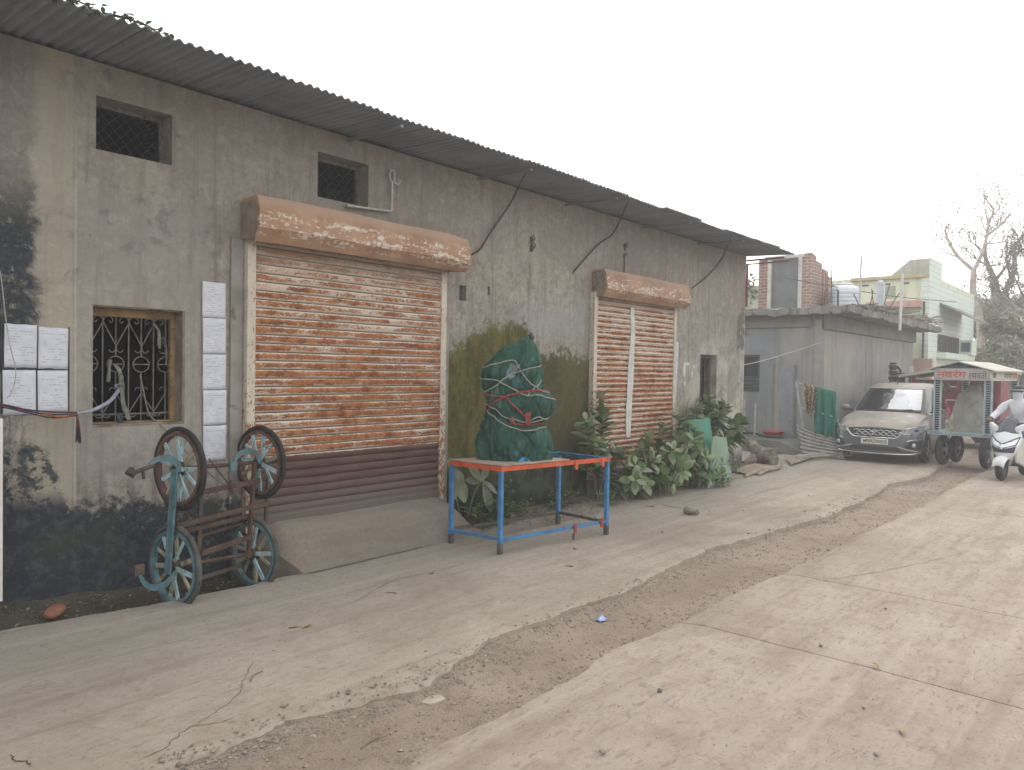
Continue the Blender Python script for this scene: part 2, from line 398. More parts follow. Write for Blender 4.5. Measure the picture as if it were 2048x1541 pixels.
# loose soil at the wall foot beyond the ramp
sb=MB()
sb.grid(120,8,lambda u,v:(6.0+8.6*u,5.75+.55*v,-.02+.085*clamp(v*1.2-.15+.25*fb(u*14,v*2,3,3))+.012*fb(u*60,v*6,1,3)))
tag(sb.build('wall_foot_soil',soil_mat('wall foot soil',(.13,.11,.085),(.21,.175,.14)),smooth=60),kind='structure')
rp=MB()
def rampf(u,v):
    x=lerp(3.74-.20*v,6.12,u)+.02*ns(v*4,u*3);y=5.715+.02*fb(u*5,1,2,3)+.5*v
    h=.40*(math.sin(v*math.pi/2)**1.15)*(1+.03*ns(u*5,v*4))
    e=clamp((x-5.72)/.40);h*=(1-e*e*.9)
    h*=clamp(.55+u/.05*.45)
    return V((x,y,.022+h))
rows=[]
for i in range(46):
    u=i/45;r=[rampf(u,j/15) for j in range(16)];r=[V((r[0].x,r[0].y,-.3))]+r+[V((r[-1].x,6.26,-.3))];rows.append(r)
rp.loft(rows,caps=True,openring=False)
tag(rp.build('ramp',M_RAMP,smooth=40),kind='structure')

# name==haze : thin even air round everything
hb=MB();hb.bx(-330,430,-380,380,-1.6,14.);_t=bpy.data.materials.new('haze air');_t.use_nodes=True;_t.node_tree.nodes.clear()
_o=_t.node_tree.nodes.new('ShaderNodeOutputMaterial');_v=_t.node_tree.nodes.new('ShaderNodeVolumePrincipled');_v.inputs['Color'].default_value=(.93,.96,1,1);_v.inputs['Density'].default_value=HAZE;_v.inputs['Anisotropy'].default_value=.3
_t.node_tree.links.new(_v.outputs[0],_o.inputs['Volume']);tag(hb.build('haze',_t),kind='stuff')

CRACKS=[([(1.43,3.55),(1.583,3.585),(1.699,3.678),(1.803,3.68),(1.886,3.631),(1.966,3.626)],.007,0),
([(2.424,4.259),(2.258,4.051),(2.179,3.953),(2.16,3.906),(1.922,3.756),(1.777,3.708)],.005,0),([(1.059,4.04),(1.058,3.962),(1.09,3.916),(1.087,3.849)],.014,0),
([(6.663,2.414),(6.986,2.219),(7.775,1.924),(8.436,1.709),(9.305,1.424)],.007,1),([(7.376,4.136),(7.343,3.931),(7.207,3.681)],.008,0),([(3.497,4.702),(4.177,4.976),(4.793,4.925),(5.016,4.95)],.007,0),
([(3.74,5.70),(4.1,5.69),(4.5,5.70),(5.0,5.71),(5.5,5.72),(5.9,5.74)],.034,0),([(9.2,4.9),(9.6,4.6),(10.1,4.45)],.008,0)]
M_CRK=soil_mat('crack grime',(.07,.055,.045),(.11,.09,.07))
def crack(pts,w,zf,dense=7):
    c=catmull([(x,y,0) for x,y in pts],dense);b=MB();rows=[]
    for i,p in enumerate(c):
        d=(c[min(i+1,len(c)-1)]-c[max(0,i-1)]).normalized();n=V((-d.y,d.x,0));j=n*(.018*ns(i*.9,pts[0][0])+.008*ns(i*2.3,7));ww=w*(.35+.9*abs(ns(i*.7,pts[0][1]*3)))*min(1,.15+min(i,len(c)-1-i)/4)
        q=p+j;rows.append([V((a.x,a.y,zf(a.x,a.y)+.0035)) for a in (q-n*ww/2,q+n*ww/2)])
    b.loft(rows,openring=True);tag(b.build('surface_crack',M_CRK),kind='structure')
pz=lambda x,y:.012+gz(x,y)
rz=lambda x,y:gz(x,y)*.8+.001
for pts,w,f in CRACKS: crack(pts,w,rz if f else pz)
# ================= WAREHOUSE
WX1=14.16;EZ=4.19
wh=empty('warehouse',(4.5,6.25,-.2),'long grey plastered warehouse with two rusty shutters and a corrugated roof','building')
def wall_open(b,x0,x1,z0,z1,ops,yf,yb):
    xs=sorted(set([x0,x1]+[q for o in ops for q in o[:2]]));zs=sorted(set([z0,z1]+[q for o in ops for q in o[2:4]]))
    def op(x,z): return any(o[0]<x<o[1] and o[2]<z<o[3] for o in ops)
    def q(a): b.add(a,[(0,1,2,3)])
    for i in range(len(xs)-1):
        for j in range(len(zs)-1):
            a,c,d,e=xs[i],xs[i+1],zs[j],zs[j+1]
            if op((a+c)/2,(d+e)/2): continue
            for y in(yf,yb): q([(a,y,d),(c,y,d),(c,y,e),(a,y,e)])
    for o in ops:
        a,c,d,e=o[:4];y2=o[4] if len(o)>4 else yb
        q([(a,yf,d),(a,y2,d),(a,y2,e),(a,yf,e)]);q([(c,yf,d),(c,y2,d),(c,y2,e),(c,yf,e)])
        q([(a,yf,d),(c,yf,d),(c,y2,d),(a,y2,d)]);q([(a,yf,e),(c,yf,e),(c,y2,e),(a,y2,e)])
        if len(o)>4:q([(a,y2,d),(c,y2,d),(c,y2,e),(a,y2,e)])
OPS=[(2.184,2.906,1.365,2.325),(2.2,2.786,3.53,3.945),(4.205,4.822,3.535,3.975),(12.29,12.95,.35,2.204),
     (6.17,6.285,2.68,2.86,6.37),(6.655,6.70,2.79,2.89,6.29)]
b=MB()
wall_open(b,-8,WX1,-.4,4.20,OPS,6.25,6.50)
b.bx(WX1-.002-.25,WX1,6.5,12.5,-.4,4.2);b.bx(-8,WX1-.25,12.25,12.5,-.4,4.2);b.bx(-8,-7.75,6.5,12.25,-.4,4.2)
b.add([(-8,6.25,-.4),(-8,6.5,-.4),(-8,6.5,4.2),(-8,6.25,4.2),(WX1,6.25,-.4),(WX1,6.5,-.4),(WX1,6.5,4.2),(WX1,6.25,4.2)],[(0,1,2,3),(4,5,6,7)])
b.bx(-7.7,WX1-.3,6.55,12.2,.2,.25)
wall=b.build('wall',M_WALL,wh,W=True,recalc=False)
# smooth plaster bands beside the big shutter
M_BAND=pm('smooth grey cement',(.235,.225,.205),.2,3,.9,0,.2,40,(.12,.115,.105),.38,5,obj=False)
for nm,(x0,x1,z0,z1) in {'a':(3.305,3.425,.70,3.0),'c':(3.305,3.425,-.1,.699),'b':(5.905,5.99,.25,2.86)}.items():
    q=MB();q.bx(x0,x1,6.225,6.2495,z0,z1);q.build('plaster_band',M_BAND if nm!='c' else M_WALL,wh,W=True,bevel=.004)
# faint broken plaster lump at the corner
q=MB();q.grid(40,60,lambda u,v:(WX1-.36+.37*u+.02*ns(v*4,1),6.262-.045*clamp(1.5*math.sin(math.pi*min(1,u*.9+.1))*math.sin(math.pi*v)**.7*(.6+.9*fb(u*2.5,v*4,3,4))),2.28+.98*v))
q.build('broken_plaster',pm('bare mortar',(.15,.145,.13),.3,9,.95,0,.5,50,obj=False),wh,W=True,smooth=60)
# ---- roof
def corr_mat():
    t=NT('corrugated sheet');P=t.pos();n=t.noise(P,1.6,5,.65);f=t.noise(P,30,5,.7);st=t.noise(t.pos(9,.6,1),1.2,4,.6)
    col=t.mx(t.mr(n,.35,.65),(.14,.16,.185),(.19,.21,.235));col=t.mx(t.mul(t.mr(st,.5,.7),.6),col,(.10,.105,.11))
    col=t.mx(t.mul(t.mr(f,.6,.75),.4),col,(.09,.08,.075))
    t.set(Base_Color=col,Roughness=.8,Normal=t.bump(f,.2,.005));return t.m
M_COR=corr_mat()
b=MB();x=-8.;first=True;k=0;PIT=.078
while x<WX1+.1:
    w=min(1.02,WX1+.14-x);dyo=random.uniform(-.05,.05)+(.09 if k in(4,) else 0);lift=random.uniform(0,.012)+.004*(k%2);tilt=random.uniform(-.012,.012)
    nw=int(w/PIT*8)
    def f(u,v,x=x,w=w,dyo=dyo,lift=lift,tilt=tilt):
        X=x+(w+.07)*u;y=5.35+dyo+v*7.2+(.014*ns(X*7,k) if v==0 else 0)+(.03*max(0,ns(X*3.1,9)) if v==0 else 0)
        z=EZ+lift+.012*math.sin(X*math.tau/PIT)+(y-5.35)*.05+tilt*(u-.5)+.018*ns(X*.7,3)
        return (X,y,z)
    b.grid(nw,5,f);x+=w;k+=1
b.build('roof',M_COR,wh,W=True,smooth=60,solid=.008,recalc=False)
# purlins and brackets under the overhang
M_STEEL=pm('dark steel',(.10,.085,.075),.3,12,.6,.4,.2,60,(.2,.09,.045),.4,9)
M_RED=pm('faded red steel',(.30,.055,.05),.25,10,.6,0,.15,50,(.14,.05,.04),.4,12)
for xx in (4.55,6.45,8.2,10.2,12.1):
    q=MB();q.bar((xx,6.25,EZ-.03),(xx+.0,5.40,EZ-.055),.03,.025);q.build('roof_bracket',M_COR,wh,W=True)
q=MB();q.bx(WX1+.002,WX1+.04,5.5,6.249,4.10,4.13);q.bx(WX1+.002,WX1+.035,5.40,6.249,4.03,4.05);q.bx(WX1+.002,WX1+.03,6.215,6.249,3.2,4.03);q.build('steel_frame',M_RED,wh,W=True)
# tie rods from the eave down to the wall
M_ROD=pm('rusty rod',(.085,.07,.062),.3,20,.7,.3,.1)
for pts in ([(6.41,5.45,4.11),(6.9,6.12,3.93),(6.62,6.20,3.52),(6.48,6.22,3.32),(6.32,6.25,3.22)],
            [(8.54,5.45,4.15),(9.25,6.15,3.92),(8.95,6.2,3.72),(8.62,6.21,3.46),(8.38,6.25,3.23)],
            [(11.7,5.45,4.10),(12.85,6.15,3.98),(12.4,6.2,3.62),(11.9,6.25,3.35)]):
    q=MB();q.tube(catmull(pts,6),.011,6);q.build('tie_rod',M_ROD,wh,W=True,smooth=60)
# conduit
M_PVC=pm('dusty plastic pipe',(.42,.40,.36),.15,14,.55,0,.05,40,(.2,.17,.14),.35,9)
q=MB();q.tube([(4.56,6.205,3.50),(5.08,6.205,3.535),(5.10,6.205,3.55),(5.10,6.205,3.86)],.013,8);q.tube([(4.52,6.205,3.497),(4.60,6.205,3.503)],.017,8);q.tube([(5.01,6.205,3.53),(5.04,6.205,3.532)],.018,8)
q.tube(catmull([(5.10,6.205,3.84),(5.06,6.2,3.90),(5.08,6.2,3.97),(5.12,6.2,3.95),(5.13,6.2,3.85),(5.18,6.2,3.84),(5.2,6.2,3.88)],4),.012,6)
q.build('conduit_pipe',M_PVC,wh,W=True,smooth=60)
for (x,z,s) in ((7.48,3.57,1.),(7.49,3.47,1.15),(9.72,3.78,1.1),(9.70,3.64,.6)):
    q=MB();q.blob((x,6.245,z),.045*s,x,.5,8,6,(.7,.5,1));q.torus((x,6.215,z+.03),.03*s,.007,'y',12,5);q.build('wall_hook',M_STEEL,wh,W=True,smooth=50)
for (x,z,l) in ((9.70,3.50,.2),):
    q=MB();q.tube([(x,6.24,z+.12),(x+.01,6.238,z),(x,6.24,z-.12)],.008,5);q.build('drip_wire',M_ROD,wh,W=True)
# ---- windows
M_VOID=plain('dark interior',(.012,.013,.018),.9,0,.1)
M_IRON=pm('grimy iron',(.16,.15,.145),.3,20,.6,.3,.1,60,(.09,.06,.045),.4,14)
M_OCH=pm('ochre painted wood',(.27,.175,.085),.3,7,.85,0,.3,30,(.13,.10,.07),.42,8,obj=False)
M_REV=pm('brown reveal plaster',(.20,.165,.125),.3,6,.9,0,.3,40,(.11,.09,.07),.42,5,obj=False)
def win_root(name): return None
x0,x1,z0,z1=2.184,2.906,1.365,2.325
wf=MB();T=.05
wf.bx(x0,x1,6.40,6.45,z1-.075,z1);wf.bx(x0,x0+.03,6.40,6.45,z0+.03,z1-.075);wf.bx(x1-.055,x1,6.40,6.45,z0+.03,z1-.075);wf.bx(x0,x1,6.36,6.45,z0,z0+.03)
win=wf.build('grille_window',M_OCH,wh,W=True,bevel=.003)
lm=MB();lm.bx(x0,x1,6.252,6.40,z0-.001,z0+.022);lm.bx(x1-.02,x1+.001,6.252,6.40,z0+.022,z1);lm.bx(x0,x1-.02,6.27,6.40,z1-.012,z1+.001);lm.build('reveal',M_REV,win,W=True)
gm=MB();YG=6.415
gx=[x0+.03+.1*k for k in range(7)];zc=z0+.50
for k,xx in enumerate(gx):
    if k%2==1: gm.tube([(xx,YG,z0+.03),(xx,YG,z1-.07)],.0055,6)
    else:
        gm.tube([(xx,YG,zc+.065),(xx,YG,z1-.07)],.0055,6);gm.tube([(xx,YG,z0+.03),(xx,YG,zc-.065)],.0055,6)
        gm.torus((xx,YG,zc),.064,.0055,'y',24,6);gm.tube([(xx-.062,YG,zc),(xx+.062,YG,zc)],.005,6)
for k in (1,3,5):
    for s in(-1,1):
        xx=gx[k];zt=z1-.12
        gm.tube([(xx,YG-.008,zt),(xx+s*.10,YG-.008,zt-.19)],.005,6)
        gm.tube(catmull([(xx,YG-.008,zt),(xx+s*.012,YG-.008,zt+.035),(xx+s*.05,YG-.008,zt+.045),(xx+s*.075,YG-.008,zt+.015),(xx+s*.06,YG-.008,zt-.005),(xx+s*.045,YG-.008,zt+.01)],4),.0045,5)
        gm.tube(catmull([(xx+s*.10,YG-.008,zt-.19),(xx+s*.10,YG-.008,zt-.22),(xx+s*.07,YG-.008,zt-.245),(xx+s*.045,YG-.008,zt-.225)],4),.0045,5)
        zb=z0+.10
        gm.tube([(xx,YG-.008,zb),(xx+s*.10,YG-.008,zb+.16)],.005,6)
        gm.tube(catmull([(xx+s*.10,YG-.008,zb+.16),(xx+s*.095,YG-.008,zb+.2),(xx+s*.06,YG-.008,zb+.205),(xx+s*.05,YG-.008,zb+.185)],4),.0045,5)
        gm.tube(catmull([(xx,YG-.008,zb),(xx+s*.01,YG-.008,zb-.03),(xx+s*.05,YG-.008,zb-.03),(xx+s*.05,YG-.008,zb)],4),.0045,5)
gm.bar((x0+.03,YG,z0+.09),(x1-.05,YG,z0+.09),.008,.014)
gm.build('grille',M_IRON,win,W=True,smooth=60)
q=MB();q.bx(x0-.1,x1+.1,7.3,7.32,z0-.4,z1+.3);q.build('backing',M_VOID,win,W=True)
M_WIRE=pm('dark rusty mesh wire',(.055,.055,.06),.3,20,.7)
def mesh_pane(x0,x1,z0,z1,name):
    f=MB();f.bx(x0,x1,6.42,6.455,z1-.035,z1);f.bx(x0,x1,6.42,6.455,z0,z0+.035);f.bx(x0,x0+.03,6.42,6.455,z0+.035,z1-.035);f.bx(x1-.03,x1,6.42,6.455,z0+.035,z1-.035)
    w=f.build(name,M_IRON,wh,W=True)
    m=MB();L=x1-x0
    for i in range(-6,12):
        for s in(1,-1):
            a=x0+i*.085;pts=[]
            for k in range(11):
                z=z0+.03+(z1-z0-.06)*k/10;xx=a+(z-z0)*.9*s+(.0 if s>0 else .4)+.012*ns(z*9,i,s)
                if x0+.03<xx<x1-.03: pts.append((xx,6.425+.004*s,z))
            if len(pts)>1:m.tube(pts,.0022,4)
    m.build('wire_mesh',M_WIRE,w,W=True)
    v=MB();v.bx(x0-.15,x1+.15,7.2,7.22,z0-.3,z1+.2);v.build('backing',M_VOID,w,W=True)
mesh_pane(2.2,2.786,3.53,3.945,'high_window');mesh_pane(4.205,4.822,3.535,3.975,'high_window')
# narrow door far right: frame + part-open leaf
f=MB();f.bx(12.29,12.95,6.36,6.44,2.14,2.204);f.bx(12.29,12.34,6.36,6.44,.35,2.14);f.bx(12.89,12.95,6.36,6.44,.35,2.14)
nd=f.build('narrow_doorway',pm('brown door wood',(.13,.10,.075),.3,8,.8,0,.2,50,obj=False),wh,W=True,bevel=.003)
q=MB();q.bx(12.1,13.1,7.2,7.22,0,2.6);q.build('backing',M_VOID,nd,W=True)
q=MB()
for i in range(4): q.tube([(12.40+.12*i,6.40,.4),(12.40+.12*i,6.40,2.14)],.007,6)
q.tube(catmull([(12.52+.06*math.sin(k*1.1),6.395,.9+k*.11) for k in range(11)],3),.012,5);q.build('grille',M_IRON,nd,W=True,smooth=60)
# ---- roller shutters
def shutter_mat():
    t=NT('rusty shutter');P=t.pos();X,Y,Z=t.xyz(P)
    PI=.08;fr=t.ma('FRACT',t.ma('DIVIDE',t.ma('SUBTRACT',Z,.40),PI))
    cen=t.mr(t.ma('ABSOLUTE',t.ma('SUBTRACT',fr,.5)),.5,.12)
    row=t.ma('FLOOR',t.ma('DIVIDE',t.ma('SUBTRACT',Z,.40),PI))
    cmb=t.n('ShaderNodeCombineXYZ');t.put(cmb.inputs[0],t.mul(X,2.2));t.put(cmb.inputs[1],t.mul(row,3.17));t.put(cmb.inputs[2],t.mul(Z,6.))
    rn=t.noise(cmb.outputs[0],1.1,5,.7,.3);fine=t.noise(t.pos(34,34,70),1.,6,.85);big=t.noise(P,1.1,3,.5)
    m=t.addm(t.mul(rn,1.25),t.addm(t.mul(cen,.40),t.addm(t.mul(t.ma('SUBTRACT',fine,.5),1.5),t.mul(t.ma('SUBTRACT',big,.5),.35))))
    m=t.addm(m,t.mr(Z,3.0,1.6,-.07,.10,False))
    cream=t.mx(t.mr(fine,.4,.65),(.50,.42,.34),(.61,.54,.46))
    rust=t.mx(t.mr(t.noise(P,9,4,.7),.35,.65),(.18,.058,.02),(.37,.148,.055))
    col=t.mx(t.mr(m,.86,.98),cream,rust);gr0=t.mr(t.ma('ABSOLUTE',t.ma('SUBTRACT',fr,.955)),.075,.03);col=t.mx(t.mul(gr0,.9),col,(.03,.018,.014))
    col=t.mx(t.mul(t.mr(fine,.66,.78),.6),col,(.09,.04,.025))
    dust=t.mr(Z,2.72,2.93);col=t.mx(t.mul(dust,.6),col,(.30,.22,.17))
    lo=t.mr(t.addm(Z,t.mul(t.ma('SUBTRACT',t.noise(P,25,3),.5),.02)),1.03,1.015)
    brn=t.mx(t.mr(t.noise(t.pos(2,2,9),2,5,.7),.35,.7),(.075,.038,.034),(.115,.068,.06))
    brn=t.mx(t.mr(Z,.85,.42),brn,(.13,.105,.09))
    edge=t.mr(fr,.90,.97);brn=t.mx(t.mul(edge,.45),brn,(.28,.24,.21))
    big1=t.mul(lo,t.mr(X,7.,6.9));col=t.mx(big1,col,brn)
    t.set(Base_Color=col,Roughness=.75,Specular_IOR_Level=.3,Normal=t.bump(t.addm(t.mul(m,.6),fine),.3,.006));return t.m
M_SH=shutter_mat()
def guide_mat():
    t=NT('peeling cream paint');P=t.pos();f=t.noise(t.pos(30,30,14),1,6,.75);b=t.noise(P,3,4,.6)
    col=t.mx(t.mr(b,.3,.7),(.43,.38,.31),(.55,.50,.42));col=t.mx(t.mr(t.addm(f,t.mr(t.xyz(P)[2],2.,.9,0,.09)),.56,.62),col,(.24,.105,.045))
    col=t.mx(t.mr(f,.68,.75),col,(.07,.04,.03));t.set(Base_Color=col,Roughness=.75,Normal=t.bump(f,.25,.006));return t.m
M_GU=guide_mat()
def hood_mat():
    t=NT('rusty hood');P=t.pos();X,Y,Z=t.xyz(P);st=t.noise(t.pos(1.3,4,7),2.2,6,.78,.8);f=t.noise(P,26,6,.8);b=t.noise(P,2.2,4,.6)
    col=t.mx(t.mr(b,.3,.7),(.27,.145,.085),(.39,.245,.155))
    # flaking white only along the front belly
    zone=t.mul(t.mr(Z,3.27,3.20),t.mr(Z,2.99,3.05));st=t.addm(t.mul(st,.7),t.mul(t.noise(t.pos(5,9,30),1.,5,.7),.3))
    m=t.mul(t.mr(t.addm(st,t.mul(t.ma('SUBTRACT',f,.5),.8)),.52,.60),t.addm(t.mul(zone,.9),.06))
    col=t.mx(m,col,(.62,.57,.5));col=t.mx(t.mul(t.mr(f,.6,.72),.5),col,(.13,.06,.03))
    up=t.mr(Z,3.24,3.32);col=t.mx(t.mul(up,.6),col,(.36,.27,.20))
    t.set(Base_Color=col,Roughness=.8,Normal=t.bump(t.addm(f,t.mul(m,.7)),.35,.008));return t.m
M_HOOD=hood_mat()
def shutter(x0,x1,z0,z1,hx0,hx1,hz,proj,patch=False):
    b=MB();PI=.08;n=int(round((z1-z0)/PI));prof=[]
    for k in range(n):
        z=z0+k*PI
        for a,yy in ((0,.0),(.06,-.010),(.25,-.019),(.5,-.022),(.75,-.019),(.92,-.010),(.97,.0)): prof.append((6.20+yy,z+a*PI))
    nx=14;rows=[]
    for i in range(nx+1):
        X=x0+(x1-x0)*i/nx
        rows.append([V((X,y+.006*ns(X*1.5,z*1.2,5),z+.004*ns(X*2,z*3))) for y,z in prof])
    b.loft(rows,openring=True)
    s=b.build('roller_shutter',M_SH,wh,W=True,smooth=50)
    for xx,w in ((x0,-1),(x1,1)):
        q=MB();a,c=(xx-.07,xx+.012) if w<0 else (xx-.012,xx+.07)
        q.bx(a,c,6.165,6.182,z0-.05,z1+.02);q.bx(a,a+.012,6.182,6.249,z0-.05,z1+.02);q.bx(c-.012,c,6.182,6.249,z0-.05,z1+.02)
        g=q.build('guide_rail',M_GU,s,W=True,bevel=.003)
    if not patch:
        q=MB();q.bx(x0+.015,x1-.015,6.165,6.195,z0-.03,z0+.10);q.build('bottom_rail',M_SH,s,W=True,bevel=.004)
    # hood
    hp=[(6.245,hz+.03),(6.20,hz+.38),(5.96+.35-proj,hz+.385),(5.91+.35-proj,hz+.25),(5.905+.35-proj,hz+.10),(6.0+.35-proj,hz-.01),(6.03+.35-proj,hz-.005),(5.94+.35-proj,hz+.105),(5.945+.35-proj,hz+.245),(5.99+.35-proj,hz+.35),(6.21,hz+.35)]
    rows=[];nx=24
    for i in range(nx+1):
        X=hx0+(hx1-hx0)*i/nx
        rows.append([V((X+(.012*ns(z*6,y*5) if i in(0,nx) else 0),y+.012*ns(X*1.7,z*5,2),z+.01*ns(X*1.9,y*4,7)-(.03*math.exp(-((X-hx1)/.15)**2) if y<6.0 else 0))) for y,z in hp[1:]])
    h=MB();h.loft(rows,caps=True);hd=h.build('shutter_hood',M_HOOD,s,W=True,smooth=32)
    for X in(hx0,hx1-.012):
        q=MB();poly=[(X,y,z) for y,z in [(6.245,hz+.02),(6.245,hz+.345),(6.0+.35-proj,hz+.345),(5.95+.35-proj,hz+.24),(5.95+.35-proj,hz+.11),(6.03+.35-proj,hz)]]
        q.prism(poly,(.012,0,0));q.build('end_cap',M_CAP,hd,W=True)
    return s
M_CAP=pm('grey dusty sheet metal',(.25,.205,.165),.2,6,.75,.1,.2,40,(.17,.12,.09),.4,7,obj=False)
shutter(3.50,5.82,.40,3.04,3.40,6.01,2.98,.35)
s2=shutter(8.90,11.18,.36,3.0,8.87,11.36,2.955,.28,True)
# ragged pale repair strip down the second shutter
strip=[(9.80,2.86,.10),(9.80,2.74,.10),(9.82,2.60,.12),(9.81,2.35,.13),(9.78,2.1,.15),(9.755,1.9,.17),(9.75,1.7,.17),(9.745,1.5,.15),(9.735,1.4,.16),(9.72,1.2,.16),(9.73,1.0,.14),(9.75,.85,.10)]
q=MB();q.loft([[V((x+.006*ns(z*20,1),6.168,z)),V((x+w+.006*ns(z*23,5),6.168,z)),V((x+w+.006*ns(z*23,5),6.174,z)),V((x+.006*ns(z*20,1),6.174,z))] for x,z,w in strip],caps=True)
q.build('patch_strip',pm('peeling pale strip',(.50,.50,.48),.12,8,.7,0,.2,40,(.13,.10,.085),.34,26,obj=False),s2,W=True)
# ---- papers on the wall
def paper_mat(k):
    t=NT('printed notice paper');P=t.pos(obj=True);X,Y,Z=t.xyz(P)
    ln=t.ma('FRACT',t.mul(Z,52.));n=t.noise(t.pos(1,1,1,obj=True,off=(k*1.7,0,k)),1.,2)
    rown=t.n('ShaderNodeCombineXYZ');t.put(rown.inputs[0],t.mul(X,14.));t.put(rown.inputs[2],t.addm(t.mul(t.ma('FLOOR',t.mul(Z,52.)),7.3),k*3.))
    w=t.noise(rown.outputs[0],1.,1);wd=t.noise(t.pos(160,1,52,obj=True),1.,2)
    ink=t.mul(t.mul(t.mr(ln,.35,.45),t.mr(ln,.85,.75)),t.mul(t.mr(w,.50,.56),t.mr(wd,.40,.48)))
    mar=t.mul(t.mr(t.ma('ABSOLUTE',X),.088,.083),t.mr(t.ma('ABSOLUTE',Z),.135,.128))
    col=t.mx(t.mr(t.noise(P,9,4),.3,.7),(.50,.52,.58),(.58,.60,.65))
    col=t.mx(t.mul(t.mul(ink,mar),.42),col,(.12,.125,.15))
    t.set(Base_Color=col,Roughness=.8,Specular_IOR_Level=.2);return t.m
PAP=[paper_mat(k) for k in range(5)]
def paper(cx,cz,w,h,y,rot,lab,grp,mi,curl=.004,side=0):
    q=MB();q.grid(8,10,lambda u,v:((u-.5)*w,-curl*(abs(2*u-1)**2)-.006*ns(u*2+cx,v*3+cz)-.001,(v-.5)*h+(.004*ns(u*4,cz*9) if v in(0,1) else 0)))
    o=q.build('paper_notice',PAP[mi],None,smooth=180,solid=.0006);o.location=(cx,y-.006,cz);o.rotation_euler=(0,rot,0)
    return tag(o,lab,'paper',grp)
G1='printed notices pasted on the wall'
paper(1.697,1.985,.205,.315,6.25,.01,'printed sheet with two columns, upper left of the four-sheet block',G1,0)
paper(1.908,1.975,.198,.31,6.25,.012,'printed sheet with paragraphs, upper right of the four-sheet block',G1,1)
paper(1.690,1.648,.208,.325,6.25,-.008,'printed sheet crossed by the dark rope, lower left of the four-sheet block',G1,2)
paper(1.906,1.652,.200,.315,6.25,-.012,'mostly blank sheet, lower right of the four-sheet block',G1,3)
q=MB()
for x0,x1,z0,z1 in ((1.585,2.018,1.812,1.826),(1.795,1.806,1.50,2.14),(1.578,1.588,1.5,2.145),(2.010,2.018,1.5,2.14)): q.bx(x0,x1,6.243,6.2492,z0,z1)
tag(q.build('backing_tape',plain('black tape',(.02,.022,.03),.6)),'black tape cross between the four pasted notices','tape')
zz=2.595;hs=[.315,.315,.315,.31,.315]
ls=['topmost sheet of the tall paper strip beside the big shutter','second sheet from the top of the tall paper strip','middle sheet of the tall paper strip beside the big shutter','fourth sheet of the tall paper strip, with a dark smudge','lowest sheet of the tall paper strip, above the cart wheels']
for k,h in enumerate(hs):
    paper(3.155+.004*k,zz-h/2,.212,h-.004,6.25-.004*(k%2),.004*(-1)**k,ls[k],'strip of notices beside the big shutter',(k+2)%5,.006);zz-=h
for k,(z,l) in enumerate(((2.235,'topmost sheet in the strip right of the small shutter'),(1.92,'second sheet in the strip right of the small shutter'),(1.605,'third sheet in the strip right of the small shutter'),(1.34,'lowest sheet in the strip right of the small shutter'))):
    paper(11.355-.02*k,z,.15,.31 if k<3 else .22,6.24,.01,l,'strip of notices right of the small shutter',k,.004)
q=MB()
for (x,z,w,h) in ((11.78,2.02,.24,.05),(11.70,1.9,.09,.22),(11.98,1.84,.05,.12),(11.72,1.68,.05,.09),(12.05,1.98,.07,.05)):
    q.add([(x-w/2+.02*ns(a*5.1+x,z+h),6.2475,z-h/2+.02*ns(a+z,x)) if 0 else (x+w*.5*math.cos(a*math.tau/9)*(1+.4*ns(a*3,x)),6.2475,z+h*.5*math.sin(a*math.tau/9)*(1+.4*ns(a*2,z))) for a in range(9)],[tuple(range(9))])
tag(q.build('torn_poster',plain('torn paper white',(.52,.52,.5),.8),solid=.001),'torn remains of a white poster left of the narrow doorway','poster')
# ---- ropes, wires, rags
M_ROPER=pm('dark red rope',(.16,.025,.03),.4,60,.85,0,.3,90,(.03,.03,.05),.55,18)
M_HOSE=pm('grey blue hose',(.26,.28,.33),.2,30,.45,0,.05)
gr=empty('garland_string',(1.8,6.1,1.5),'dark red string looping under the notices with a red tassel','string')
q=MB()
for dq in(0,-.012,.01): q.tube(catmull([(1.2,6.17,1.60+dq),(1.53,6.17,1.565+dq),(1.72,6.165,1.515+dq),(1.88,6.16,1.485+dq*2.),(2.04,6.15,1.485+dq)],8),.0055,5)
q.build('string',M_ROPER,gr,W=True,smooth=60)
q=MB()
q.tube(catmull([(1.82,6.15,1.492),(1.90,6.145,1.468),(1.97,6.145,1.466),(2.03,6.15,1.483)],5),.007,5);q.build('bead_loop',pm('orange red cord',(.34,.07,.03),.4,70,.8,0,.3,90,(.05,.02,.03),.45,30),gr,W=True,smooth=60)
q=MB();random.seed(5)
for k in range(16):
    a=random.uniform(-.02,.02);q.tube([(2.04,6.15,1.485),(2.045+a*.4,6.14+random.uniform(-.01,.01),1.40),(2.048+a,6.14+random.uniform(-.015,.015),1.26+random.uniform(0,.03))],.0045,4)
q.build('tassel',M_ROPER,gr,W=True,smooth=60)
q=MB();q.tube(catmull([(2.04,6.15,1.487),(2.16,6.16,1.51),(2.28,6.2,1.565),(2.37,6.30,1.62),(2.44,6.40,1.665)],8),[.006+.009*min(1,k/8) for k in range(33)],8)
q.tube(catmull([(2.44,6.40,1.665),(2.40,6.39,1.69),(2.45,6.39,1.70),(2.47,6.40,1.66),(2.42,6.385,1.645)],4),.008,5)
tag(q.build('hose',M_HOSE,smooth=60),'grey blue hose tied from the red string to the window grille','hose')
q=MB();q.tube(catmull([(1.54,6.2,2.60),(1.565,6.19,2.44),(1.59,6.195,2.2),(1.615,6.19,2.0),(1.65,6.19,1.83),(1.648,6.19,1.73),(1.62,6.195,1.635),(1.60,6.2,1.61)],6),.0035,5)
